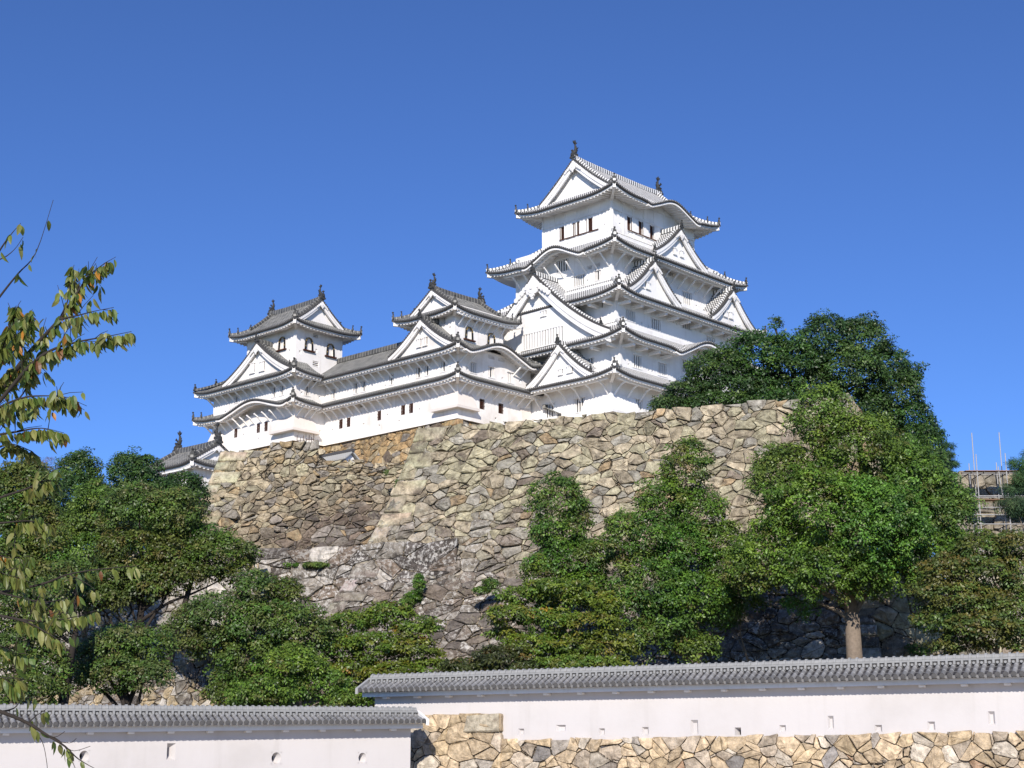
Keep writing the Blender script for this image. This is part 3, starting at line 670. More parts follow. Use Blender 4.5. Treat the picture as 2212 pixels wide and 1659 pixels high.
# lower roof, then the middle one with its gable and its swelling eave, then the crown
In1=(T[0]+.05,T[1]-.05,T[2]+.05,T[3])
E,r,f=tower_roof(n,T,In1,42.8,.9,1.9,('WS','SE'),north=False)
brackets(n,'W',A0,f['W'],1.9,[2.2+1.35*i for i in range(7)],'bent',1.0); brackets(n,'S',B0,f['S'],1.9,[2.2+1.35*i for i in range(9)],'bent',1.0)
E,r,f=tower_roof(n,T,U,46.2,1.9,1.9,('WS','SE'),kara={'S':(-7.0-(T[0]-1.9),5.2,1.4)},north=False)
brackets(n,'W',A0,f['W'],1.9,[2.2+1.35*i for i in range(7)],'strut',.95); brackets(n,'S',B0,f['S'],1.9,[2.2,3.5,11.0,12.3],'strut',.95)
M,L=fmap('W',E); chidori(n,r,SM,M,16.4-E[2],5.3,46.75,50.45,.9,5.,wins=[(17.0-E[2],47.8,.6,.9,2),(16.0-E[2],47.8,.6,.9,2)],pend=.62,bh=.45)
EU=grow(U,1.6); irimoya(n,SM,'a',EU,1.9,51.3,1.1,3.45,.5,1.6,rk=.55,ln=4.,fish=.66,pend=.5,bh=.36)
brackets(n,'S',U[2],Slope(fmap('S',EU)[0],fmap('S',EU)[1],1.9,1.9,1.9,51.3,lambda t:0,1,.5,4.),1.6,[2.1+1.15*i for i in range(7)],'strut',1.1)
corner_bay(n,SM,A0,B0,3.4,2.7,41.5,39.5,.62)
m=MB(); m.box8([(-2.3,B0-.75,38.9),(-.3,B0-.75,38.9),(-.3,B0-.02,38.9),(-2.3,B0-.02,38.9),(-2.0,B0-.06,41.3),(-.3,B0-.06,41.3),(-.3,B0-.02,41.3),(-2.0,B0-.02,41.3)]); n.part('stone_dropping_bay',m,[BEIGE])

# ---------------------------------------------------------------- corridor between the small keeps
c=Bld('corridor_turret',-12.33,22.0,38.0,'long two-storey white corridor joining the two small keeps under one ridge','castle corridor')
T=(A0,-6.2,22.0,36.5)
m=MB(); W1=[(24.7,40.66,.6,1.13,'grid'),(31.54,40.66,.62,1.13,'grid'),(30.15,40.66,.62,1.13,'grid'),(27.99,42.35,.69,.51,'vent')]; W2=[(22.75,44.68,.85,1.2,'bar'),(29.02,44.66,.84,1.25,'bar'),(27.58,44.66,.84,1.25,'bar'),(33.05,44.62,.81,1.2,'bar')]
facewall(m,'W',A0+.003,22.0,36.5,37.6,47.2,[x[:4] for x in W1+W2],[(s,z,.34,.38) for s,z in ((27.51,39.96),(23.38,40.48),(24.69,39.38),(33.12,40.08),(30.55,44.44),(26.11,44.54),(23.84,44.04))])
facewall(m,'E',-6.2,22.0,36.5,37.6,47.2); c.part('wall',m,[WARM])
for x in W1+W2: window(c,SM,'W',A0+.003,*x)
E=(A0-1.9,-4.3,22.0,36.3); mid=-9.3
mb=MB(); so=MB(); MW,L=fmap('W',E); ME,_=fmap('E',E)
fl=Slope(MW,L,1.95,0,0,42.8,lambda t:.9*t,1.,0); fl.tiles(mb,.30,.17); fl.eave(so,1.9)
r=c.part('roof',mb,SM['mats']); c.part('soffit',so,SM['mats'],r); brackets(c,'W',A0,fl,1.9,[.6+1.35*i for i in range(9)],'bent',1.0)
mb=MB(); so=MB(); fu=Slope(MW,L,mid-E[0],0,0,46.2,lambda t:3.3*(.8*t+.2*t*t),1.,0); fu.tiles(mb,.30,.17); fu.eave(so,1.9)
fe=Slope(ME,L,E[1]-mid,0,0,46.2,lambda t:3.3*(.8*t+.2*t*t),1.,0); fe.tiles(mb,.30,.17); fe.eave(so,1.9)
r=c.part('roof',mb,SM['mats']); c.part('soffit',so,SM['mats'],r); brackets(c,'W',A0,fu,1.9,[.6+1.35*i for i in range(9)],'strut',.95)
m=MB(); m.strip([(mid,s,49.55) for s in np.linspace(21.0,37.5,10)],.5,.55); c.part('main_ridge',m,RIDGED,r)

# ---------------------------------------------------------------- north-west small keep
q=Bld('small_keep',-17.0,34.6,38.0,'three-tiered grey-roofed small keep at the far end of the corridor, ridge pointing at the viewer','castle tower','small keeps')
A1,B1=-17.0,34.6; T=(A1,-5.0,B1,50.9); V=(-16.1,-8.7,35.9,45.6)
storey(q,SM,T,37.0,43.4,W=[(45.98,40.9,.6,1.15,'grid'),(41.47,40.86,.61,1.15,'grid'),(39.97,40.86,.6,1.15,'grid'),(44.63,42.57,.82,.6,'vent'),(39.0,42.37,.91,.44,'vent')],lW=[(44.52,40.4),(41.48,39.48),(46.78,40.5)],lS=[(-15.16,39.29),(-12.97,40.04)])
storey(q,SM,T,42.6,47.2,W=[(38.7,44.92,.85,1.2,'bar'),(37.17,44.92,.8,1.2,'bar'),(46.15,45.2,.83,.8,'bar')],Sf=[(-15.15,44.75,.75,1.15,'bar')],lW=[(48.4,43.9)],lS=[(-15.99,44.33),(-13.2,44.3)])
storey(q,SM,V,46.0,53.8,W=[(38.55,51.25,.95,1.6,'arch')],Sf=[(-14.1,51.05,.95,1.6,'arch'),(-10.65,50.95,.95,1.6,'arch'),(-13.05,52.3,.8,.55,'vent'),(-12.9,48.75,.95,.7,'vent')],lW=[(37.19,50.01)],lS=[(-15.41,49.79),(-12.84,50.48)])
def inui_roof(z,inner,H,kara=None,lift=.5):
    E=(T[0]-1.9,T[1]+1.9,T[2]-1.9,T[3]+1.9); mb=MB(); so=MB(); cc=.28; pr=lambda t:H*((1-cc)*t+cc*t*t)
    rW,rS,rN=inner[0]-E[0],inner[2]-E[2],E[3]-inner[3]
    M,L=fmap('W',E); w_=Slope(M,L,rW,rS,rN,z,pr,1.02,lift,4.,kara); w_.tiles(mb,.30,.17); w_.eave(so,1.9)
    ES=(E[0],A0-1.9+.02,E[2],E[3]); M,L=fmap('S',ES); s_=Slope(M,L,rS,rW,0,z,pr,1.02,lift,4.); s_.tiles(mb,.30,.17); s_.eave(so,1.9)
    ES2=(A0-1.9+.02,E[1],E[2]+1.9,E[3])
    M,L=fmap('N',E); n_=Slope(M,L,rN,rW,0,z,pr,1.02,lift,4.); n_.tiles(mb,.30,.17,ribs=False); n_.eave(so,1.9,rafters=False)
    ro=q.part('roof',mb,SM['mats'])
    for ec,ic,d in (((E[0],E[2]),(inner[0],inner[2]),(1,1)),((E[0],E[3]),(inner[0],inner[3]),(1,-1))):
        hip(q,ro,SM,ec,ic,lambda t:z+pr(t)+lift*max(0,1-rW*t/4.)**2.3*(1-t)); corner_rafter(so,ec,(ec[0]+1.9*d[0],ec[1]+1.9*d[1]),z+lift-.5,z-.25)
    q.part('soffit',so,SM['mats'],ro); return E,ro,w_,s_
In1=(T[0]+.05,T[1],T[2]+.05,T[3]-.05)
E,ro,w_,s_=inui_roof(42.8,In1,.9,kara=(40.9-(B1-1.9),6.2,1.2))
brackets(q,'W',A1,w_,1.9,[2.2+1.45*i for i in range(12)],'bent',1.0); brackets(q,'S',B1,s_,1.9,[2.2,3.4,4.3],'bent',1.0)
E,ro,w_,s_=inui_roof(46.4,V,2.1)
brackets(q,'W',A1,w_,1.9,[2.2+1.45*i for i in range(12)],'strut',.95); brackets(q,'S',B1,s_,1.9,[2.2,3.4,4.3],'strut',.95)
M,L=fmap('W',E); chidori(q,ro,SM,M,40.6-E[2],6.7,46.95,51.2,1.0,5.,wins=[(41.9-E[2],48.3,.9,1.2,3),(40.0-E[2],48.2,.9,1.1,3)],pend=.75,bh=.5)
EV=grow(V,1.75); irimoya(q,SM,'b',EV,2.0,52.95,1.15,4.0,.5,1.75,rk=.55,ln=4.,fish=.66,pend=.55,bh=.4)
corner_bay(q,SM,A1,B1,3.6,3.3,41.4,39.5,.62)
m=MB(); m.box8([(A1-1.1,48.2,38.6),(A1-1.1,51.6,38.6),(A1-.02,51.6,38.6),(A1-.02,47.6,38.6),(A1-.06,48.6,41.6),(A1-.06,50.85,41.6),(A1-.02,50.85,41.6),(A1-.02,48.6,41.6)]); m.box(A1-1.2,A1-.5,48.0,51.7,38.4,38.597); q.part('stone_dropping_bay',m,[BEIGE])
# gate roof beside the main keep
g=Bld('gate_building',-1.0,6.6,38.2,'small tiled gate roof wedged low between the corridor keep and the main keep','gate')
E=(-.6,9.0,7.2,10.6); mb=MB(); so=MB(); M,L=fmap('S',E); s_=Slope(M,L,2.2,0,0,40.15,lambda t:1.1*t,1,0); s_.tiles(mb,.30,.17); s_.eave(so,1.2)
ro=g.part('roof',mb,SM['mats']); g.part('soffit',so,SM['mats'],ro); m=MB(); m.box(-.3,8.9,8.6,8.9,37.8,39.95); g.part('wall',m,[WARM])
m=MB(); m.strip([(-.6,9.4,41.2),(9.,9.4,41.2)],.4,.4); g.part('main_ridge',m,RIDGED,ro)
for i in range(2): m=MB(); m.beam((-.5+i*.3,7.5,39.75),(-.5+i*.3,9.0,39.75),.2,.3); g.part('beam',m,[WARM])
# ---------------------------------------------------------------- dry stone walls
def cells(L,H,sx,sy,rng,jit=.46,fill=.45):
    """weighted cell pattern of fitted stones over a L x H face: list of polygons"""
    nx,ny=max(1,round(L/sx)),max(1,round(H/sy)); P=[];Wt=[]
    for j in range(ny):
        for i in range(nx):
            if rng.uniform()<.10: continue
            x=(i+.5+(.25 if j%2 else -.25)+rng.uniform(-jit,jit)); y=(j+.5+rng.uniform(-jit,jit)*.8)
            P.append((x,y)); Wt.append(rng.uniform(-.16,.40) if rng.uniform()<.75 else .5)
    for _ in range(int(nx*ny*fill)):
        P.append((rng.uniform(0,nx),rng.uniform(0,ny))); Wt.append(rng.uniform(-.22,.06))
    P=np.array(P); Wt=np.array(Wt); out=[]; f_=[rng.uniform(0,6.28) for _ in range(6)]
    wx=lambda y,x: (.22*math.sin(1.5*y+.7*x+f_[0])+.12*math.sin(3.1*y-1.1*x+f_[1]))*min(1,x/1.5,(nx-x)/1.5) if 0<x<nx else 0
    wy=lambda x,y: (.20*math.sin(1.3*x+.6*y+f_[2])+.11*math.sin(2.9*x-.9*y+f_[3]))*max(0,min(1,y/1.5,(ny-y)/1.5))
    for i in range(len(P)):
        d=((P-P[i])**2).sum(-1)
        nb=np.argpartition(d,min(44,len(d)-1))[:45]; nb=nb[np.argsort(d[nb])]
        poly=[(-.05,0.),(nx+.05,0.),(nx+.05,ny+.0),(-.05,ny+.0)]; px,py=P[i]
        for j in nb:
            if j==i: continue
            nxx,nyy=P[j]-P[i]; c=(P[j]@P[j]-P[i]@P[i]-Wt[j]+Wt[i])/2
            new=[]; m=len(poly)
            for k in range(m):
                a,b=poly[k],poly[(k+1)%m]; da=a[0]*nxx+a[1]*nyy-c; db=b[0]*nxx+b[1]*nyy-c
                if da<=0: new.append(a)
                if (da<0)!=(db<0) and abs(da-db)>1e-12:
                    f=da/(da-db); new.append((a[0]+(b[0]-a[0])*f,a[1]+(b[1]-a[1])*f))
            poly=new
            if len(poly)<3: break
        if len(poly)>=3: out.append([((x+wx(y,x))*L/nx,(y+(wy(x,y) if 1e-6<y<ny-1e-6 else 0))*H/ny) for x,y in poly])
    return out
def one_stone(mb,cols,poly,pos,col,rng,gap,bulge,rough,bmin=.05):
    """poly in wall metres; pos(s,h,d) to the world; col carries pale lichen in its fourth value"""
    c=np.mean(poly,axis=0); A=0
    for (x0,y0),(x1,y1) in zip(poly,poly[1:]+poly[:1]): A+=x0*y1-x1*y0
    A=abs(A)/2
    if A<.006: return
    size=math.sqrt(A); al=col[3] if len(col)>3 else 0
    # chipped corners, uneven edges
    q=[]; m=len(poly)
    for k in range(m):
        a,b=np.array(poly[k]),np.array(poly[(k+1)%m]); e=np.linalg.norm(b-a)
        if e<.04*size: continue
        f=min(.3,rng.uniform(.02,.10)*size/e); q+= [a+(b-a)*f]
        if e>.55*size: q.append(a+(b-a)*rng.uniform(.4,.6)+rng.normal(0,.022*size,2))
        if e>.22*size: q.append(b-(b-a)*min(.3,rng.uniform(.02,.09)*size/e))
    if len(q)<3: return
    q=np.array(q); d=q-c; r=np.linalg.norm(d,axis=1,keepdims=True)+1e-6
    g_=gap*min(3,math.exp(rng.normal(0,.8)))
    q0=c+d*(1-g_/r).clip(.3,1)
    tx,ty=rng.normal(0,rough,2); ty+=rough*.35; b=bulge*size*rng.uniform(.5,1.3); o=rng.normal(0,.045)*min(1,size)
    # a broken main face: a ridge line splits it into two tilted planes
    an=rng.uniform(0,6.283); rx,ry=math.cos(an),math.sin(an); bend=rng.uniform(0,.22)
    rings=[(q0,-.26),(q0,b*.1),(c+(q0-c)*rng.uniform(.84,.92),b*.62),(c+(q0-c)*.5,b*.9)]
    n=len(q0); prev=None
    def dep_(p,base,ri): return base if ri==0 else max(-bmin,base+o+(tx*(p[0]-c[0])+ty*(p[1]-c[1]))-bend*abs(rx*(p[0]-c[0])+ry*(p[1]-c[1]))*(ri>1)+(rng.normal(0,.22*b) if ri>1 else 0))
    for ri,(ring,dep) in enumerate(rings):
        idx=[]
        for p in ring:
            idx.append(mb.vert(pos(p[0],p[1],dep_(p,dep,ri)))); k=rng.uniform(.88,1.12); cols.append((col[0]*k,col[1]*k,col[2]*k,al))
        if prev:
            for k in range(n): mb.face((prev[k],prev[(k+1)%n],idx[(k+1)%n],idx[k]))
        prev=idx
    ci=mb.vert(pos(c[0],c[1],dep_(c,b*1.0,2))); cols.append((*col[:3],al))
    for k in range(n): mb.face((prev[k],prev[(k+1)%n],ci))
def stone_wall(name,label,O,u,nrm,L,H,size,pal,mat,seed,batter=(.0,.0),kl=0,kr=0,corner=None,gap=.03,bulge=.13,rough=.10,group=None,fill=.45,ragged=.25,top=None,cat='stone wall',joint=CHINK,bdep=.09):
    """O: top of the left end; u along, nrm outwards; H downwards. pal(s,h,rng)->colour. kl/kr: how far ends splay with the batter"""
    rng=random.Random(seed); nr=np.random.default_rng(seed)
    class RG:
        uniform=staticmethod(lambda a=0.,b=1.: rng.uniform(a,b)); normal=staticmethod(lambda m,s,n=None: nr.normal(m,s,n))
    O=Vector(O); u=Vector(u).normalized(); nrm=Vector(nrm).normalized()
    off=lambda h: batter[0]*h+batter[1]*h*h
    tp=top or (lambda s:0.)
    def pos(s,h,d,sc=None):
        f=max(0,min(1,s/L)); ss=s-off(max(0,h))*kl*(1-f)+off(max(0,h))*kr*f
        return (O+u*ss+nrm*(off(max(0,h))+d)-Vector((0,0,h+tp(s if sc is None else sc)*max(0,1-h/3.))) )
    root=tag(bpy.data.objects.new(name,None),label,cat,group,'thing'); C.objects.link(root); root.location=O-Vector((0,0,H))
    mb=MB(); cols=[]; ref=root.location
    for poly in cells(L,H,*size,RG,fill=fill):
        c=np.mean(poly,axis=0)
        poly=[(x,y-RG.uniform(0,ragged) if y<.01 and ragged else y) for x,y in poly]
        one_stone(mb,cols,[tuple(p) for p in poly],lambda s,h,d,c0=c[0]:pos(s,h,d,c0),pal(c[0],c[1],RG),RG,gap,bulge,rough)
    mb.build('stones',mat,root,ref,cols=cols)
    bk=MB(); g=[[bk.vert(pos(L*i/12,.15+(H-.15)*j/12,-bdep)) for j in range(13)] for i in range(13)]
    for i in range(12):
        for j in range(12): bk.face((g[i][j],g[i+1][j],g[i+1][j+1],g[i][j+1]))
    e=[bk.vert(pos(L*i/12,.15,-3)) for i in range(13)]
    for i in range(12): bk.face((e[i],e[i+1],g[i+1][0],g[i][0]))
    bk.build('backing',joint,root,ref)
    if corner:
        for side in corner:
            cm=MB(); cc=[]; h=-.05; k=0
            while h<H-.4:
                hh=RG.uniform(.75,1.35)*corner[side]; ln=(2.3 if k%2==0 else 1.25)*corner[side]*RG.uniform(.75,1.15); col=pal(0 if side=='l' else L,h,RG); f_=RG.uniform(.9,1.1); al=col[3] if len(col)>3 else 0; col=tuple(x*f_ for x in col[:3])
                s0,s1=(-.12,ln) if side=='l' else (L-ln,L+.12)
                q=.035; P=[]; jt=[(RG.uniform(-.09,.09),RG.uniform(-.07,.07)) for _ in range(4)]; tl=RG.uniform(-.05,.05)
                for d,i in ((-.6,0),(.12,0),(.22,.10)):
                    P.append([pos(s0+i,h+q+i,d),pos(s1-i+jt[0][0],h+q+i+jt[0][1],d+tl),pos(s1-i+jt[1][0],h+hh-q-i+jt[1][1],d+tl),pos(s0+i,h+hh-q-i,d)])
                idx=[[cm.vert(p) for p in ring] for ring in P]
                for _ in range(12): cc.append((*[x*RG.uniform(.93,1.07) for x in col],al))
                for a,b in zip(idx,idx[1:]):
                    for t in range(4): cm.face((a[t],a[(t+1)%4],b[(t+1)%4],b[t]))
                cm.face(idx[-1]); h+=hh; k+=1
            cm.build('corner_stones',mat,root,ref,cols=cc)
    return root,pos
def lerp(a,b,t): t=max(0,min(1,t)); return tuple(x+(y-x)*t for x,y in zip(a,b))
TAN=(.385,.305,.19); OLIVE=(.40,.35,.215); OCHRE=(.42,.285,.145); GREY=(.275,.245,.205); BROWN_S=(.20,.155,.118); DKGREY=(.118,.102,.09); PALE=(.46,.42,.365)
def pick(rng,items,al=0.):
    r=rng.uniform(0,sum(w for _,w in items))
    for c,w in items:
        r-=w
        if r<=0: break
    k=rng.uniform(.80,1.36); return (*[x*k for x in c[:3]],al)
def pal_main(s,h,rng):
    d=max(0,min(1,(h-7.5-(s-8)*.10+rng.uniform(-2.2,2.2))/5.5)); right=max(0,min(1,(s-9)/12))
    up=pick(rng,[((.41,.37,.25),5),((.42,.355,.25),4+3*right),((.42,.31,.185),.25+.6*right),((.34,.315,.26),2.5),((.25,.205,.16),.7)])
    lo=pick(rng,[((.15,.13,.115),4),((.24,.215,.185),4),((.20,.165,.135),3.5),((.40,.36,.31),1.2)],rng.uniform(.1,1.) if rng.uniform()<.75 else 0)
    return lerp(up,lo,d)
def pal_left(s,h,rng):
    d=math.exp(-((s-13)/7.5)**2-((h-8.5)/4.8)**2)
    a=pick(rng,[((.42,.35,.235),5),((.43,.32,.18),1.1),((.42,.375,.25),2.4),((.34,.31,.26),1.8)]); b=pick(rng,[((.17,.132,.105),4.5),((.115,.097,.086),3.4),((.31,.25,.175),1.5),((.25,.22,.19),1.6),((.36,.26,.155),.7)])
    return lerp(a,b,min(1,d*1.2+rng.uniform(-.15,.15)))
def pal_boulder(s,h,rng): return pick(rng,[(PALE,1.2),(GREY,3),(DKGREY,3),(BROWN_S,2)],rng.uniform(.3,1.))
def pal_base(s,h,rng): return pick(rng,[(OCHRE,4),(TAN,3),((.38,.27,.14),2),(GREY,1.3),(BROWN_S,.5)])
def pal_near(s,h,rng): return pick(rng,[((.53,.415,.275),5),((.56,.435,.275),3),((.47,.39,.295),2.4),((.36,.32,.27),.7),((.26,.24,.22),.2),((.42,.28,.18),.3),((.56,.49,.39),.9)])
def pal_slope(s,h,rng): return pick(rng,[(PALE,2),(GREY,3),(TAN,4),(BROWN_S,2),(DKGREY,1)],rng.uniform(0,.5))

# great bastion wall on the right, its left corner, then the recessed wall beside it
A=Vector((-7.42,120,27.15)); Rr=Vector((24.5,108.6,27.25)); u1=(Rr-A); u1.z=0; L1=u1.length; u1.normalize(); n1=Vector((u1.y,-u1.x,0))
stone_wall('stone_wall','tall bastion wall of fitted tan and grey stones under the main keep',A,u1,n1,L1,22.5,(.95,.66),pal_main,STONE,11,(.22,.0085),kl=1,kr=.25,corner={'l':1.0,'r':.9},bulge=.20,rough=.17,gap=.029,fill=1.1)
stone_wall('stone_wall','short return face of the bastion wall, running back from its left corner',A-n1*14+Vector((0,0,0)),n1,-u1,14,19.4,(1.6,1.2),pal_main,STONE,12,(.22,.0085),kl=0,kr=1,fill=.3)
W3l=Vector((-25.9,135,28.2)); W3r=Vector((-3.0,131.6,28.2)); u3=(W3r-W3l); u3.z=0; L3=u3.length; u3.normalize(); n3=Vector((u3.y,-u3.x,0))
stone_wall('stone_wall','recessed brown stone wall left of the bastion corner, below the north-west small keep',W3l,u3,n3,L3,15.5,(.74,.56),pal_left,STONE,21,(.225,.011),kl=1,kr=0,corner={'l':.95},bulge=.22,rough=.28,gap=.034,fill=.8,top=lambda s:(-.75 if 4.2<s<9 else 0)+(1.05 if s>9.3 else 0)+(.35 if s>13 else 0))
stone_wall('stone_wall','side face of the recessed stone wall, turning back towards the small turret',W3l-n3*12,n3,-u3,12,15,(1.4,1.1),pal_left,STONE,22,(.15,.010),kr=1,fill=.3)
# older low wall of boulders at its foot
p0=at(545,1222,121.0); p1=at(985,1214,115.0); u4=(p1-p0); u4.z=0; L4=u4.length; u4.normalize(); n4=Vector((u4.y,-u4.x,0))
stone_wall('stone_wall','old low wall of huge pale boulders at the foot of the recessed wall',Vector((p0.x,p0.y,17.4)),u4,n4,L4,13,(1.75,1.0),pal_boulder,STONEB,31,(.16,.004),bulge=.13,rough=.10,gap=.035,fill=.9,ragged=.4)
# footing of the small keeps and the corridor, and of the main keep
bs=lambda a,b,z:castle(a,b,z)
stone_wall('stone_wall','narrow orange stone footing directly under the white corridor walls',castle(A0-.15,34.7,38.28),-EB,-EA,34.7-B0+.3,9.5,(1.0,.8),pal_base,STONE,41,(.22,.01),kr=1,corner={'r':.8},bulge=.14,gap=.03,ragged=.12)
stone_wall('stone_wall','stone footing of the west small keep, facing the main keep side',castle(A0-.15,B0-.15,38.28),EA,-EB,12.5,9.5,(1.2,.9),pal_base,STONE,42,(.22,.01),kl=1,bulge=.14,ragged=.12,fill=.3)
stone_wall('stone_wall','stone footing under the near corner of the north-west small keep',castle(A1-.15,50.9,38.28),-EB,-EA,16.5,9.5,(1.1,.85),pal_base,STONE,43,(.22,.01),kl=1,kr=1,bulge=.14,ragged=.12,fill=.3)
stone_wall('stone_wall','stone footing under the inner side of the north-west small keep',castle(A1-.15,B1-.15,38.28),EA,-EB,5.0,9.5,(1.1,.85),pal_base,STONE,44,(.22,.01),kl=1,bulge=.14,ragged=.12,fill=.3)
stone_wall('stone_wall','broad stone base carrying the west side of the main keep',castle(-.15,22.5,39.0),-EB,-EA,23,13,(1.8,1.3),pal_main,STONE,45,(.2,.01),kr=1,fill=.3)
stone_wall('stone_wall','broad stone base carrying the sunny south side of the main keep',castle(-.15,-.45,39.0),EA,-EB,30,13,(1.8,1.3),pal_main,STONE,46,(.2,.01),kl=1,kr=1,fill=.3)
# rough slope walls behind the left trees and at the right end
p0=at(-60,1190,112); p1=at(560,1190,116)
stone_wall('stone_wall','rough pale stone wall half hidden behind the left trees',p0,(p1-p0).normalized(),Vector((0.03,-1,0)),(p1-p0).length,11,(1.1,.85),lambda s,h,r:pick(r,[(PALE,4),(GREY,3),(TAN,1.5)],r.uniform(.2,1)),STONEB,51,(.16,.004),bulge=.18,rough=.16,fill=.4)
p0=at(60,1478,95); p1=at(600,1405,96)
stone_wall('stone_wall','low tumbled stone bank above the left white wall, between the tree trunks',Vector((p0.x,95,at(300,1462,95).z)),Vector((1,.03,0)),Vector((.03,-1,0)),(p1-p0).length,5.2,(.46,.36),pal_slope,STONEB,52,(.55,.02),bulge=.22,rough=.24,gap=.02,fill=.7,ragged=.15,top=lambda s:-max(0,min(1.5,(s-7.)*.32)))
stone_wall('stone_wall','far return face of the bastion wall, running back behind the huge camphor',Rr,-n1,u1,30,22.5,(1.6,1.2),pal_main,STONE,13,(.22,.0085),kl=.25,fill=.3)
p0=at(1845,1250,103.2); p1=at(2330,1235,98)
stone_wall('stone_wall','lower stone wall behind the brown tree at the right edge',p0,Vector((.93,-.2,0)),Vector((-.2,-.95,0)),19,12,(1.5,1.1),pal_main,STONE,53,(.16,.004),bulge=.13,fill=.4)
p0=at(2040,1022,136); p1=at(2330,1022,135)
stone_wall('stone_wall','far stone wall under repair behind the steel scaffold',p0,Vector((1,-.03,0)),Vector((-.03,-1,0)),14,16,(1.9,1.3),lambda s,h,r:pick(r,[((.30,.27,.21),3),((.28,.245,.19),4),((.32,.25,.17),1),(GREY,2)]),STONE,54,(.10,.004),corner={'l':1.},bulge=.13,fill=.3)

# ---------------------------------------------------------------- ground
def sheet(name,pts,mat,label=None):
    m=MB(); m.poly(pts); o=m.build(name,mat); o['kind']='structure'; return o
GRASS=simple('dry_grass_earth',(.095,.085,.045),.95,.45,.8); GRAVEL=simple('pale_gravel',(.46,.41,.34),.95,.15,2)
def gz(x,y):
    """a level forecourt, then a bank rising to the foot of the great walls"""
    t=max(0,min(1,(y-60)/46)); return 5.6*t*t*(3-2*t)
xs=[-1500,-300,-120]+[-80+8*i for i in range(21)]+[120,300,1500]; ys=[-60,0,20,40,50]+[58+4*i for i in range(24)]+[170,250,500,3000]
m=MB(); g=[[m.vert((x,y,gz(x,y)+(.15*math.sin(x*.7)*math.sin(y*.5) if 56<y<150 and abs(x)<90 else 0))) for y in ys] for x in xs]
for i in range(len(xs)-1):
    for j in range(len(ys)-1): m.face((g[i][j],g[i+1][j],g[i+1][j+1],g[i][j+1]))
m.build('ground',GRASS)['kind']='structure'
sheet('forecourt_ground',[(-150,-60,.02),(150,-60,.02),(150,45,.02),(30,45,.02),(-4,52,.02),(-40,36,.02),(-150,36,.02)],GRAVEL)
sheet('courtyard_ground',[A-n1*.8+Vector((.6,0,-.9)),Rr-n1*.8+Vector((-.6,0,-1.0)),Rr-n1*30+Vector((-.6,0,-1.0)),Vector((34.5,200,26.2)),Vector((-60,230,26.2)),Vector((-24.2,138,26.2)),Vector((-6,133,26.2))],GRAVEL)
sheet('keep_terrace',[castle(-.5,-.8,38.25),castle(29.5,-.8,38.25),castle(29.5,50,38.25),castle(A1-.5,50.5,38.25),castle(A1-.5,B1-.5,38.25),castle(A0-.5,B1-.5,38.25),castle(A0-.5,B0-.5,38.25),castle(-.5,B0-.5,38.25)],GRAVEL)

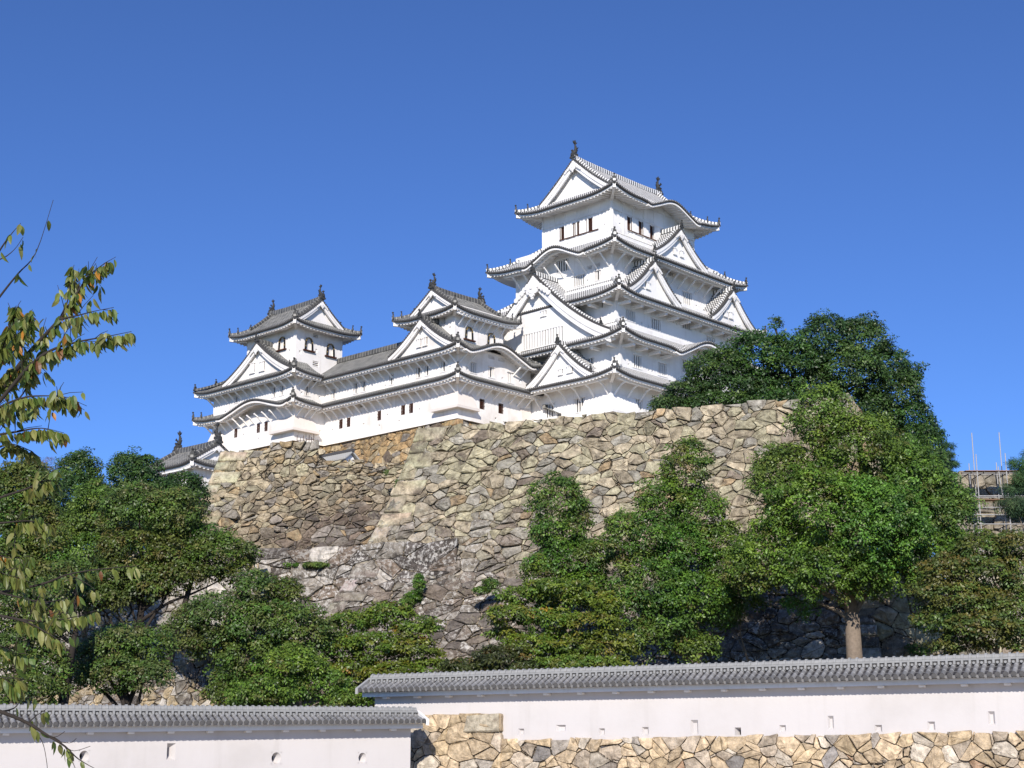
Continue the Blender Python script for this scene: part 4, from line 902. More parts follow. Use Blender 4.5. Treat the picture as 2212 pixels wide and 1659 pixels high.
# ---------------------------------------------------------------- white walls with tiled copings in front
def coped_wall(name,label,P0,P1,zb,ze0,ze1,zr0,zr1,holes,over=.66,sp=.23,thick=.42,pad=(0,0),rakes=(True,True),arms=1.25):
    """zb(s): foot of the plaster; eave and ridge heights at both ends. holes: (s, z, w, h, kind)"""
    P0=Vector((P0[0],P0[1],0)); P1=Vector((P1[0],P1[1],0)); u=(P1-P0).normalized(); L=(P1-P0).length
    root=empty(name,P0,math.atan2(u.y,u.x),label,'plastered wall')
    ez=lambda s: ze0+(ze1-ze0)*s/L; rz=lambda s: zr0+(zr1-zr0)*s/L
    # plaster body with real loopholes
    m=MB(); ho=sorted(holes,key=lambda h:h[0]); edges=[0.]
    for a,b in zip(ho,ho[1:]): edges.append((a[0]+b[0])/2)
    edges.append(L)
    if not ho: ho=[None]
    for k,h in enumerate(ho):
        s0,s1=edges[k],edges[k+1]; cuts=[s0]+[x for x in zb.steps if s0<x<s1]+[s1]
        xs=sorted(set(cuts+([h[0]-h[2]/2,h[0]+h[2]/2] if h else [])))
        for x0,x1 in zip(xs,xs[1:]):
            xm=(x0+x1)/2; f=lambda s,e=1e-4: zb(min(max(s,x0+e),x1-e))
            def q(za0,za1,zc0,zc1): m.poly([(x0,0,za0),(x1,0,za1),(x1,0,zc1),(x0,0,zc0)])
            if h and abs(xm-h[0])<h[2]/2:
                lo,hi=h[1]-h[3]/2,h[1]+h[3]/2
                q(f(x0),f(x1),lo,lo); q(hi,hi,ez(x0)+.1,ez(x1)+.1)
            else: q(f(x0),f(x1),ez(x0)+.1,ez(x1)+.1)
        if h:
            nich=MB(); s,z,w,hh,kind=h; lo,hi=z-hh/2,z+hh/2; D=.10 if kind=='blind' else .26
            if kind=='round':
                n=28; R_=w/2-.012; ring=[(s+R_*math.cos(2*math.pi*i/n),0,z+R_*math.sin(2*math.pi*i/n)*hh/w) for i in range(n)]
                sq=[]
                for i in range(n):
                    a=2*math.pi*i/n; c_,s_=math.cos(a),math.sin(a); r=1/max(abs(c_),abs(s_)); sq.append((s+w/2*c_*r,0,z+hh/2*s_*r))
                for i in range(n): m.poly([ring[i],ring[(i+1)%n],sq[(i+1)%n],sq[i]])
                inn=[(s-.10+.07*math.cos(2*math.pi*i/n),D,z+.10*math.sin(2*math.pi*i/n)) for i in range(n)]
                for i in range(n): nich.poly([ring[i],ring[(i+1)%n],inn[(i+1)%n],inn[i]])
                nich.poly([(x,D-.001,z_) for x,_,z_ in inn],1)
            else:
                if kind=='skew': ix0,ix1,iz0,iz1=s-w/2+.01,s-w/2+.16*w+.02,lo+.28*hh,hi-.30*hh
                elif kind=='blind': ix0,ix1,iz0,iz1=s-w/2+.28*w,s+w/2-.06,lo+.06,hi-.14*hh-.03
                else: ix0,ix1,iz0,iz1=s-w/2+.42*w,s+w/2-.05,lo+.12*hh,hi-.26*hh
                o=[(s-w/2,0,lo),(s+w/2,0,lo),(s+w/2,0,hi),(s-w/2,0,hi)]; i_=[(ix0,D,iz0),(ix1,D,iz0),(ix1,D,iz1),(ix0,D,iz1)]
                for a in range(4): nich.poly([o[a],o[(a+1)%4],i_[(a+1)%4],i_[a]])
                if kind=='blind':
                    j_=[(x,D+.0,z_) for x,_,z_ in i_]; nich.poly(j_,0)
                else: nich.poly(i_,1)
            nich.build('loophole',[FORE,DARK],root)
    m.poly([(0,thick,zb(0)),(L,thick,zb(L)),(L,thick,ez(L)+.1),(0,thick,ez(0)+.1)]); m.poly([(0,0,zb(0)),(0,thick,zb(0)),(0,thick,ez(0)+.1),(0,0,ez(0)+.1)]); m.poly([(L,0,zb(L)),(L,thick,zb(L)),(L,thick,ez(L)+.1),(L,0,ez(L)+.1)])
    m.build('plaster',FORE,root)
    # coping
    t=MB(); w=MB(); c0,c1=-pad[0],L+pad[1]; n=round((c1-c0)/sp); rg=random.Random(int(L*100)); mid=thick/2
    for side in (1,-1):
        e=-over if side>0 else thick+over
        Y=lambda f: e+(mid-e)*f
        def Z(s,f): return ez(s)+.03+(rz(s)-.26-ez(s))*f
        g=[[t.vert((c0+(c1-c0)*i/n,Y(r/4),Z(c0+(c1-c0)*i/n,r/4)),(i*sp,(r/4)*.85)) for r in range(5)] for i in range(n+1)]
        for a,b in zip(g,g[1:]):
            for r in range(4): t.face((a[r],b[r],b[r+1],a[r+1]),0)
        for i in range(n):
            x=c0+(c1-c0)*(i+.5)/n+rg.uniform(-.006,.006); R_=.072; prev=None; N_=7
            for k in range(10):
                # each course of round tiles overlaps the one below
                f=k/9; course=int(f*3.2); lip=.012*(3.2*f-course); y=Y(f)-(.05 if k==0 else 0)*side; z=Z(x,f)-.012-lip
                ring=[t.vert((x+R_*1.05*math.cos(math.pi*j/N_),y,z+R_*1.25*math.sin(math.pi*j/N_)),(0,f*.85)) for j in range(N_+1)]
                if prev:
                    for j in range(N_): t.face((prev[j],prev[j+1],ring[j+1],ring[j]),1)
                prev=ring
            y=e-.055*side; z=Z(x,0)+.015; r=R_*1.12
            t.poly([(x+r*math.cos(2*math.pi*j/12),y,z+r*math.sin(2*math.pi*j/12)) for j in range(12)],2)
            rim=[(x+r*math.cos(2*math.pi*j/12),y,z+r*math.sin(2*math.pi*j/12)) for j in range(12)]; bk=[(a,y+.06*side,b) for a,_,b in rim]
            for j in range(12): t.poly([rim[j],rim[(j+1)%12],bk[(j+1)%12],bk[j]],1)
            t.poly([(x+r*.62*math.cos(2*math.pi*j/10),y-.008*side,z+r*.62*math.sin(2*math.pi*j/10)) for j in range(10)],2)
            xx=x+sp*.5; t.poly([(xx-sp*.34,e-.02*side,Z(xx,0)+.012),(xx+sp*.34,e-.02*side,Z(xx,0)+.012),(xx+sp*.3,e-.02*side,Z(xx,0)-.05),(xx,e-.02*side,Z(xx,0)-.085),(xx-sp*.3,e-.02*side,Z(xx,0)-.05)],0)
        # rendered eave board, then the soffit
        e2=e+.27*side
        for zz0,zz1,ya,yb in ((-.20,-.03,e2,(0 if side>0 else thick)),):
            w.box8([(c0,ya,ez(c0)+zz0),(c1,ya,ez(c1)+zz0),(c1,yb+.02*side,ez(c1)+zz0+.03),(c0,yb+.02*side,ez(c0)+zz0+.03),(c0,ya,ez(c0)+zz1),(c1,ya,ez(c1)+zz1),(c1,yb+.02*side,ez(c1)+zz1),(c0,yb+.02*side,ez(c0)+zz1)])
    roof=t.build('coping_roof',[PANF,RIBF,DISC],root,smooth=False)
    w.build('eave_board',WHITE,roof)
    for xx in ([c0-.0,c1+.0] if pad[1] else [c0]):
        for side in (1,):
            g0=MB(); sg=1 if xx>L/2 else -1
            P_=[(-over-.04,ez(xx)-.10),(-over-.04,ez(xx)+.10),(mid,rz(xx)-.08),(mid,rz(xx)-.26)]
            g0.box8([(xx,P_[0][0],P_[0][1]),(xx+sg*.10,P_[0][0],P_[0][1]),(xx+sg*.10,P_[3][0],P_[3][1]),(xx,P_[3][0],P_[3][1]),(xx,P_[1][0],P_[1][1]),(xx+sg*.10,P_[1][0],P_[1][1]),(xx+sg*.10,P_[2][0],P_[2][1]),(xx,P_[2][0],P_[2][1])])
            g0.build('verge',WHITE if pad[1] else RIBF,root)
    # ridge: dark courses, pale round cap with collars
    r=MB(); K=max(4,int(L/2))
    for a,b in zip(np.linspace(c0+.02,c1-.02,K)[:-1],np.linspace(c0+.02,c1-.02,K)[1:]):
        for z0,z1,hw,mt in ((-.30,-.16,.15,0),(-.156,-.10,.19,1)):
            r.box8([(a,mid-hw,rz(a)+z0),(b,mid-hw,rz(b)+z0),(b,mid+hw,rz(b)+z0),(a,mid+hw,rz(a)+z0),(a,mid-hw,rz(a)+z1),(b,mid-hw,rz(b)+z1),(b,mid+hw,rz(b)+z1),(a,mid+hw,rz(a)+z1)],mt)
        r.tube([(a,mid,rz(a)-.08),(b,mid,rz(b)-.08)],.105,10,1)
    i=0; s=c0+.1
    while s<c1-.05:
        r.tube([(s-.035,mid,rz(s)-.075),(s+.035,mid,rz(s)-.075)],.135,10,1); r.box(s-.035,s+.035,mid-.20,mid-.10,rz(s)-.26,rz(s)-.10,1)
        r.tube([(s+sp*.5,mid-.13,rz(s)-.235),(s+sp*.5,mid-.215,rz(s)-.235)],[.042,.042],8,1); s+=sp; i+=1
    r.build('coping_ridge',[DISC,RIDGEF],root)
    proto=None; s=.55
    while s<L-.1:
        if proto is None:
            a=MB(); a.box(-.09,.09,-over+.40,.0-.002,-.265,-.203); proto=a.build('eave_arm',WHITE,root); o=proto
        else: o=proto.copy(); C.objects.link(o); o.parent=root
        o.location=(s,0,ez(s)); s+=arms
    return root,u
class step:
    def __init__(s,steps,fn): s.steps=steps; s.fn=fn
    def __call__(s,x): return s.fn(x)
Rl=at(810,1500,56); Rq=at(2330,1463,45.75); RL=(Vector((Rq.x-Rl.x,Rq.y-Rl.y,0))).length
ur=Vector((Rq.x-Rl.x,Rq.y-Rl.y,0)).normalized(); nR=Vector((ur.y,-ur.x,0))
def on_line(P,u,x,y):
    """distance along a vertical plane (P,u) and height where the sight line x,y meets it"""
    d=at(x,y,10)-Vector((0,0,EYE)); nn=Vector((u.y,-u.x,0)); t=(P.x*nn.x+P.y*nn.y)/(d.x*nn.x+d.y*nn.y); p=d*t; q=Vector((p.x-P.x,p.y-P.y,0))
    return q.dot(u),p.z+EYE
sx1,_=on_line(Rl,ur,1085,1560); sx0,_=on_line(Rl,ur,886,1560); zt1=on_line(Rl,ur,985,1545)[1]; zbl=on_line(Rl,ur,1090,1602)[1]; zbr=on_line(Rl,ur,2212,1584)[1]; sr=on_line(Rl,ur,2212,1584)[0]
def foot(s):
    if s<sx1: return zt1
    f=(s-sx1)/(sr-sx1); return zbl+(zbr-zbl)*f-.05*math.sin(math.pi*min(1,f))
zbR=step([sx1],foot)
HR=[]
for x,y,wp,hp,kd in ((1125.7,1581,13,14,'blind'),(1211.4,1573,21,14,'blind'),(1300,1581,13,15,'blind'),(1393.7,1579,15,17,'blind'),(1500,1571,17,32,'blind'),(1594,1580,14,17,'open'),(1690.4,1573.6,15,14,'blind'),(1794.6,1560.7,14,29,'blind'),(1897.3,1574,17,16,'blind'),(2011.6,1568.7,18,20,'blind'),(2141.8,1551,17,29,'blind')):
    s,z=on_line(Rl,ur,x,y); s2,z2=on_line(Rl,ur,x+wp,y+hp); HR.append((s,z,s2-s,z-z2,kd))
ezl=on_line(Rl,ur,810,1496)[1]; ezr=on_line(Rl,ur,2212,1463)[1]; rzl=on_line(Rl,ur,815,1458)[1]; rzr=on_line(Rl,ur,2212,1411)[1]
ex=lambda a,b:a+(b-a)*RL/sr
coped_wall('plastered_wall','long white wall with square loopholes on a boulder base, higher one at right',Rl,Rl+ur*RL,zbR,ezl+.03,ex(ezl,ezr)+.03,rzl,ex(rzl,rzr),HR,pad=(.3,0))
Ll=at(-120,1525,46.9); Lq=at(888,1530,53.4); ul=Vector((Lq.x-Ll.x,Lq.y-Ll.y,0)); LL=ul.length; ul.normalize()
HL=[]
for x,y,wp,hp,kd in ((182,1633,21,25,'round'),(370,1623.5,17,36,'skew'),(597,1637.6,21,27,'round'),(783,1637,18,24,'round')):
    s,z=on_line(Ll,ul,x,y); s2,z2=on_line(Ll,ul,x+wp,y+hp); HL.append((s,z,s2-s,z-z2,kd))
e0=on_line(Ll,ul,0,1572); e1=on_line(Ll,ul,888,1563); r0=on_line(Ll,ul,0,1523); r1=on_line(Ll,ul,880,1529)
exl=lambda a,b,s: a[1]+(b[1]-a[1])*(s-a[0])/(b[0]-a[0])
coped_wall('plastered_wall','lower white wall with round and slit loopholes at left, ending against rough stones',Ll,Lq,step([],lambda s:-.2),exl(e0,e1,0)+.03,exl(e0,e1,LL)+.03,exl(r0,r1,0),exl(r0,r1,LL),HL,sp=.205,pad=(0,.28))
# boulder base of the higher wall: a tall block at its left end, then one long run
root,_=stone_wall('stone_wall','honey coloured boulder base beneath the higher white wall in front',Rl+ur*(sx1-.0)+nR*.12+Vector((0,0,zbl+.02-Rl.z)),ur,nR,RL-sx1,3.3,(.47,.37),pal_near,STONEF,61,(.06,.0),bulge=.11,rough=.08,gap=.016,fill=1.2,ragged=.10,joint=CHINKF,bdep=.05,top=lambda s:-(zbr-zbl)*s/(sr-sx1)-.0)
stone_walls_last,_=stone_wall('stone_wall','squared honey coloured stone block where the two white walls meet',Rl+ur*sx0+nR*.16+Vector((0,0,zt1+.02-Rl.z)),ur,nR,sx1-sx0+.02,4.3,(.62,.46),pal_near,STONEF,62,(.04,.0),kl=.4,bulge=.10,rough=.06,gap=.014,fill=.8,joint=CHINKF,bdep=.05,ragged=.05)
# one big squared stone closes the top right of the block
q_=Rl+ur*(sx1-.72)+nR*.24+Vector((0,0,zt1-.30-Rl.z)); m=MB(); cc=[]; rr=random.Random(5)
blk=[]
for d,i in ((-.4,0),(.0,.0),(.05,.05)):
    blk.append([m.vert(q_+ur*x+nR*d+Vector((0,0,z))) for x,z in ((-.66+i,-.29+i),(.70-i,-.27+i),(.70-i,.34-i),(-.52+i,.27-i))])
for a,b in zip(blk,blk[1:]):
    for t_ in range(4): m.face((a[t_],a[(t_+1)%4],b[(t_+1)%4],b[t_]))
m.face(blk[-1]); o=m.build('squared_block',STONEF,stone_walls_last,stone_walls_last.location,cols=[(.50,.44,.33,0)]*len(m.v))
# ---------------------------------------------------------------- small turret low on the left
def ab(P): d=P-Vector((K0.x,K0.y,P.z)); return d.dot(EA),d.dot(EB)
P=at(414,990,150); ta,tb=ab(P)
y=Bld('small_turret',ta+1.2,tb+1.2,26.0,'small dark-tiled turret peeping over the trees left of the tall stone walls','turret')
ET=(ta,ta+7.6,tb,tb+9.0); zt=P.z-.35
irimoya(y,SM,'b',ET,1.2,zt,.75,2.4,.4,1.2,rk=.4,ln=3.,fish=.8,pend=.4,bh=.32)
TT=(ta+1.2,ta+6.4,tb+1.2,tb+7.8); m=MB(); facewall(m,'W',TT[0],TT[2],TT[3],24,zt+.6,[(tb+3.4,zt-1.9,.8,.9)]); facewall(m,'S',TT[2],TT[0],TT[1],24,zt+.6); facewall(m,'E',TT[1],TT[2],TT[3],24,zt+.6); facewall(m,'N',TT[3],TT[0],TT[1],24,zt+.6); y.part('wall',m,[WARM]); window(y,SM,'W',TT[0],tb+3.4,zt-1.9,.8,.9,'bar')
s_=Slope(*fmap('W',ET),1.2,1.2,1.2,zt,lambda t:0,1,.4,3.); brackets(y,'W',TT[0],s_,1.2,[1.6,2.7,3.8,4.9],'strut',1.0)
skirt(y,SM,grow(TT,-.05),grow(TT,1.1),zt-2.7,.55,.3,1.1,hips=('WS','WN','SE','NE'),ln=3.,raft=False)

# little roofed wall end and a pole fence on the recessed wall's top
o=empty('roofed_wall',at(757,993,139),R(47),'tiny white wall end with a dark tiled cap on the recessed wall','garden wall')
m=MB(); m.prism([(-.55,0,-1.2),(.55,0,-1.2),(.55,0,.0),(0,0,.62),(-.55,0,.0)],(0,7,0)); m.build('plaster',WHITE,o)
m=MB()
for sg in (-1,1):
    for i in range(26):
        yy=-.3+i*.29; m.box8([(sg*.02,yy,.66),(sg*.95,yy,-.06),(sg*.95,yy+.17,-.06),(sg*.02,yy+.17,.66),(sg*.02,yy,.80),(sg*.95,yy,.09),(sg*.95,yy+.17,.09),(sg*.02,yy+.17,.80)],1)
    m.box8([(sg*.0,-.3,.64),(sg*.92,-.3,-.10),(sg*.92,7.2,-.10),(sg*.0,7.2,.64),(sg*.0,-.3,.69),(sg*.92,-.3,-.04),(sg*.92,7.2,-.04),(sg*.0,7.2,.69)],0)
m.box(-.16,.16,-.4,7.3,.72,.98,2); m.build('tile_cap',[PAND,RIBD,DISC],o)
o=empty('pole_fence',at(640,962,135.5),0,'short fence of thin upright poles on the recessed wall, by the small keep','fence'); b0=o.location
for x,yt in ((642,940),(649,945),(656,941),(662,946),(668,940),(673,944),(678,937)):
    m=MB(); t=at(x,yt,135.5)-b0; m.tube([(t.x,0,-.3),(t.x,0,t.z)],.028,6); m.build('pole',BAMBOO,o)
m=MB(); a_,c_=at(642,952,135.5)-b0,at(679,949,135.5)-b0; m.tube([(a_.x,-.05,a_.z),(c_.x,-.05,c_.z)],.03,6); m.build('rail',BAMBOO,o)

# ---------------------------------------------------------------- steel scaffold
SY=133.0; o=empty('scaffold',at(2130,1150,SY),0,'steel tube scaffold with plank decks against the far stone wall','scaffold'); b0=o.location
def sc(x,yy,dY=0): return at(x,yy,SY+dY)-b0
def pipe(p,q,r=.045,name='pole',mt=STEEL): m=MB(); m.tube([p,q],r,8); m.build(name,mt,o)
zlo=sc(2100,1150).z-4
for x,yt,dY in ((2099,935,1.0),(2158,934,1.0),(2108,981,-.6),(2171,979,-.6),(2093,1001,2.2),(2152,999,2.2),(2215,985,-.6)):
    t=sc(x,yt,dY); pipe((t.x,t.y,zlo),t)
def rail(x0,x1,yy,dY,r=.04): p,q=sc(x0,yy,dY),sc(x1,yy,dY); q.z=p.z; pipe(p,q,r,'rail')
for yy,dY in ((1022,-.6),(1026,1.0),(1071,-.65),(1074,1.),(1132,-.65),(1096,-.65),(1112,-.65)): rail(2078 if yy<1050 else 2096,2225,yy,dY)
for x in (2100,2127,2154,2181):
    p=sc(x,1019,-1.0); q=sc(x,1019,2.6); q.z=p.z; q.x=p.x; pipe(p,q,.045,'ledger',IRON)
for yy,n in ((1017,5),(1079,4)):
    p=sc(2086 if yy<1050 else 2102,yy,-.7); q=sc(2230,yy,-.7)
    for k in range(n):
        m=MB(); m.box(p.x,q.x,p.y+k*.30,p.y+k*.30+.27,p.z,p.z+.05); m.build('plank',PLANK,o)
pipe(sc(2156,1008,-.6),sc(2166,1072,-.6),.04,'brace'); pipe(sc(2196,1054,-.6),sc(2216,1040,-.6),.04,'brace'); pipe(sc(2104,1074,-.6),sc(2111,1064,1.0),.04,'brace')

# ---------------------------------------------------------------- trees
def unit(v): return v/(np.linalg.norm(v,axis=-1,keepdims=True)+1e-9)
CAMPHOR=[((0.075,0.142,0.020),5),((0.109,0.180,0.025),3),((0.050,0.106,0.017),3),((0.114,0.127,0.030),1.)]
CAMPHOR_L=[((0.087,0.163,0.022),5),((0.119,0.195,0.027),3),((0.060,0.117,0.018),2.4),((0.112,0.127,0.030),.8)]
OLIVE_L=[((0.090,0.121,0.025),4),((0.072,0.127,0.020),4),((0.112,0.114,0.032),1.6),((0.056,0.096,0.017),2)]
DARKG=[((0.039,0.082,0.019),5),((0.052,0.104,0.021),3),((0.075,0.123,0.025),1.3),((0.027,0.057,0.014),3)]
MAPLE=[((0.110,0.152,0.017),4),((0.081,0.136,0.016),4),((0.130,0.138,0.019),2),((0.207,0.117,0.016),.18)]
RUST=[((0.100,0.112,0.022),4),((0.076,0.118,0.022),4),((0.119,0.106,0.022),1.2),((0.056,0.095,0.019),2)]
PINEG=[((0.040,0.090,0.035),4),((0.062,0.116,0.037),3),((0.028,0.064,0.026),2)]
def leaf_cloud(lobes,rng,rc,per,size,pal,droop=.25,back=.4,squash=.62,aspect=.52,dens=1.,under=.35):
    """leaves in clumps over a set of ellipsoids: returns verts and colours for kite-shaped leaves"""
    V=[];K=[]; pc=np.array([p[0] for p in pal]); pw=np.array([p[1] for p in pal],float); pw/=pw.sum()
    Ls=[(np.array(c),np.array(r)) for c,r in lobes]
    for li,(c,r) in enumerate(Ls):
        area=4*math.pi*((r[0]*r[1])**1.6/3+(r[0]*r[2])**1.6/3+(r[1]*r[2])**1.6/3)**(1/1.6)
        n=int(dens*1.0*area/(.42*rc*rc))
        d=unit(rng.normal(size=(n,3))); keep=(d[:,2]>-.35)|(rng.random(n)<under); keep&=(d[:,1]<.25)|(rng.random(n)<back)
        d=d[keep]; rad=.72+.31*rng.random(len(d))+(rng.random(len(d))<.10)*.14
        # lumpy outline
        ph=rng.uniform(0,6.3,6); rad*=1+.14*np.sin(3*d[:,0]*2+ph[0])*np.sin(3*d[:,2]*2+ph[1])+.07*np.sin(7*d[:,0]+ph[2])*np.sin(6*d[:,2]+ph[3])
        P=c+d*r*rad[:,None]
        inner=rng.random((len(d)//2,3))*2-1; inner=inner[(inner**2).sum(1)<.5]; P2=c+inner*r
        allP=np.vstack([P,P2]); allD=np.vstack([d,unit(inner+1e-3)])
        for lj,(c2,r2) in enumerate(Ls):
            if lj==li: continue
            q=(((allP-c2)/(r2*.70))**2).sum(1); k=q>1; allP=allP[k]; allD=allD[k]
        m=len(allP)
        if m==0: continue
        ci=pc[rng.choice(len(pc),m,p=pw)]*rng.uniform(.62,1.38,(m,1)); crs=rng.uniform(.65,1.25,m)*rc; ci=ci*(np.array([rng.uniform(.88,1.14),rng.uniform(.90,1.10),rng.uniform(.85,1.15)])[None,:])
        idx=np.repeat(np.arange(m),per); D=allD[idx]; N_=len(idx)
        e=unit(rng.normal(size=(N_,3))+.75*D+np.array([0,-.15,.35])); rr=(.30+.70*rng.random(N_)**.6)*crs[idx]
        p=allP[idx]+e*rr[:,None]*np.array([1,1,squash])
        nrm=unit(e*.8+np.array([0,-.25,.55])+rng.normal(size=(N_,3))*.42)
        t=rng.normal(size=(N_,3))+e*.5+np.array([0,0,-droop*2]); t=unit(t-nrm*(t*nrm).sum(1,keepdims=True)); s=np.cross(nrm,t)
        L=(size*rng.uniform(.55,1.35,N_))[:,None]; W=L*aspect*.5
        q=np.stack([p,p+t*L*.5+s*W-nrm*L*.06,p+t*L,p+t*L*.5-s*W-nrm*L*.06],1); V.append(q.reshape(-1,3))
        col=ci[idx]*rng.uniform(.75,1.3,(N_,1)); K.append(np.repeat(np.hstack([col,np.ones((N_,1))]),4,0))
    return np.vstack(V),np.vstack(K)
def limb(m,p,q,r0,r1,rng,n=6,wob=.06):
    p=Vector(p);q=Vector(q);L=(q-p).length; pts=[]; off=Vector((0,0,0))
    for i in range(n+1):
        f=i/n; off+=Vector(rng.normal(0,wob*L/n*1.6,3)) if 0<i<n else Vector((0,0,0)); pts.append(p.lerp(q,f)+off*math.sin(math.pi*f)+Vector((0,0,.10*L*math.sin(math.pi*f)*.5)))
    m.tube(pts,[r0+(r1-r0)*i/n for i in range(n+1)],8)
def tree(label,lobes,Y,trunk,pal,seed,size=.19,rc=.62,per=46,bark=BARK,name='broadleaf_tree',cat='tree',group=None,mat=LEAF,trunk_r=.4,fork=.45,droop=.25,squash=.62,aspect=.52,dens=1.,limbs=True,dyr=1.,lean=0,under=.35,stems=()):
    """lobes: survey pixels (x,y,rx,ry[,dY]); trunk: where its foot was sighted"""
    rng=np.random.default_rng(seed); k=mpp(Y); LB=[]
    for l in lobes:
        x,yy,rx,ry=l[:4]; dY=l[4] if len(l)>4 else rng.uniform(-.6,.6); rd=(rx*.6+ry*.4)*k*dyr
        sh=.42*rc; LB.append((tuple(at(x,yy,Y+dY)),(max(rx*k-sh,.55*rx*k),max(rd-sh,.55*rd),max(ry*k-sh*.8,.55*ry*k))))
    base=at(trunk[0],trunk[1],Y); g=min(base.z,max(gz(base.x,base.y),base.z-6))-.3 if trunk[1]<1e4 else base.z
    base.z=g
    root=empty(name,base,0,label,cat,group)
    V,K=leaf_cloud(LB,rng,rc,per,size,pal,droop,squash=squash,aspect=aspect,dens=dens,under=under)
    mesh_np('crown',V-np.array(base),4,mat,K,root)
    m=MB(); zc=sorted(l[0][2] for l in LB); top=Vector(np.mean([l[0] for l in LB],axis=0)); zf=base.z+(top.z-base.z)*fork
    fx=at(trunk[0]+lean,1,Y).x if lean else base.x
    f=Vector((base.x*.75+top.x*.25 if not lean else at(trunk[0]+lean,trunk[1],Y).x,base.y*.8+top.y*.2,zf)); rb=trunk_r
    pts=[Vector((0,0,-.2)),Vector((0,0,.25)),(f-base)*.5+Vector(rng.normal(0,.08,3)),f-base]
    m.tube([pts[0],pts[1],pts[2],pts[3]],[rb*1.45,rb*1.05,rb*.92,rb*.8],12)
    if limbs:
        
        hs=sorted(LB,key=lambda l:l[0][2]); tp=Vector(hs[-1][0])-base; m.tube([pts[3]-Vector((0,0,.1)),pts[3].lerp(tp,.5)+Vector(rng.normal(0,.2,3)),tp],[rb*.8,rb*.45,rb*.1],8)
        for q_,(c_,r_) in enumerate(hs[:-1]):
            f_=min(.85,max(-.25,.8*(q_/len(hs))-.15)); st=pts[3].lerp(tp,f_) if f_>0 else pts[2].lerp(pts[3],1+f_); limb(m,st,Vector(c_)-base,rb*.36,rb*.06,rng)
        for sx_,sy_ in stems: s0=at(sx_,sy_,Y)-base; s0.z=gz(s0.x+base.x,base.y)-base.z-.3; e0=Vector(LB[len(LB)//2][0])-base; m.tube([s0,s0.lerp(e0,.3)+Vector((.1,0,.2)),s0.lerp(e0,.65),e0],[rb*.85,rb*.7,rb*.5,rb*.1],10)
    m.build('trunk',bark,root,smooth=True)
    return root
T=tree
T('huge broad camphor tree with a thick pale trunk in front of the bastion wall',[(1772,905,70,74),(1690,1040,76,84),(1850,985,105,95),(1950,1050,105,105),(2035,1110,75,80),(1770,1110,110,95,-2),(1890,1140,115,100,-2.5),(1690,1190,100,75),(2010,1190,85,75),(1780,1235,105,62,-2),(1910,1245,90,50,-1),(1640,1230,70,60),(1735,1300,40,34)],94,(1848,1428),CAMPHOR_L,1,trunk_r=.54,fork=.52,rc=.60,per=46)
T('tall narrow camphor tree with a rounded top against the bastion wall',[(1482,1010,54,62),(1432,1085,56,56),(1505,1110,62,60),(1400,1160,62,60),(1475,1195,80,70),(1545,1170,58,50),(1420,1260,72,58),(1505,1290,78,62),(1570,1250,62,62),(1450,1345,70,60),(1385,1230,52,64),(1350,1160,40,60),(1360,1290,50,60),(1500,1400,50,40),(1400,1380,56,46),(1560,1310,50,40)],98,(1523,1440),CAMPHOR,2,trunk_r=.36,fork=.30)
T('small camphor with two stacked rounded crowns left of the narrow one',[(1203,1085,62,60),(1206,1145,60,50),(1230,1215,82,58),(1180,1240,52,46),(1285,1205,52,46),(1240,1130,40,40),(1260,1270,60,44)],102,(1228,1420),CAMPHOR,3,trunk_r=.22,fork=.5)
T('low spreading maple with olive leaves turning orange, crossing the bastion wall foot',[(1130,1290,62,26),(1200,1275,66,28),(1260,1300,62,34),(1100,1330,56,24),(1180,1340,70,30),(1270,1350,70,32),(1320,1310,36,30),(1150,1395,64,28),(1230,1400,80,34),(1310,1400,60,40),(1090,1370,40,18),(1250,1440,120,28)],91,(1308,1440),MAPLE,4,name='maple_tree',trunk_r=.13,fork=.5,size=.20,rc=.5,per=34,squash=.35,droop=.1,aspect=.5,dens=.9)
T('low rounded maple with yellow green layers above the left coping',[(760,1345,54,26),(840,1330,56,30),(900,1355,48,28),(730,1395,50,28),(810,1395,62,32),(890,1405,62,30),(760,1450,58,34),(850,1455,66,30),(935,1440,40,22),(800,1500,62,30),(880,1490,44,22)],93,(825,1530),MAPLE,5,name='maple_tree',trunk_r=.12,fork=.3,size=.19,rc=.5,per=36,squash=.4,droop=.1)
T('flat dark shrub between the two maples, behind the coping',[(1010,1445,60,26),(1080,1425,52,34),(1130,1450,50,24),(960,1470,40,16)],90,(1060,1480),[((.055,.070,.018),3),((.035,.05,.015),3),((.10,.075,.02),.6)],6,name='shrub',cat='shrub',trunk_r=.08,fork=.4,size=.18,rc=.45,per=36,squash=.4)
T('bushy olive camphor bulging over the middle of the left wall',[(560,1275,50,48),(615,1290,45,45),(480,1330,86,52),(560,1355,86,58),(640,1360,72,58),(440,1385,70,44),(540,1420,72,44),(690,1390,44,50),(520,1470,66,40),(590,1470,50,36),(490,1505,46,34),(560,1515,60,34),(600,1430,60,50),(400,1360,50,40)],92,(500,1540),OLIVE_L,7,trunk_r=.32,fork=.35)
T('bright green bush right behind the left coping, beside the yellow maple',[(640,1440,66,44),(690,1480,62,42),(600,1490,60,36),(735,1510,40,26),(540,1500,50,30)],88,(650,1545),CAMPHOR_L,8,name='shrub',cat='shrub',trunk_r=.14,fork=.4,size=.17,rc=.5)
T('light green upright camphor between the dark skyline trees and the two-stemmed one',[(205,1085,48,46),(195,1135,62,48),(150,1160,50,50),(200,1195,70,44),(140,1225,58,46),(220,1245,56,34),(110,1190,44,46)],104,(190,1345),CAMPHOR_L,29,trunk_r=.28,fork=.4)
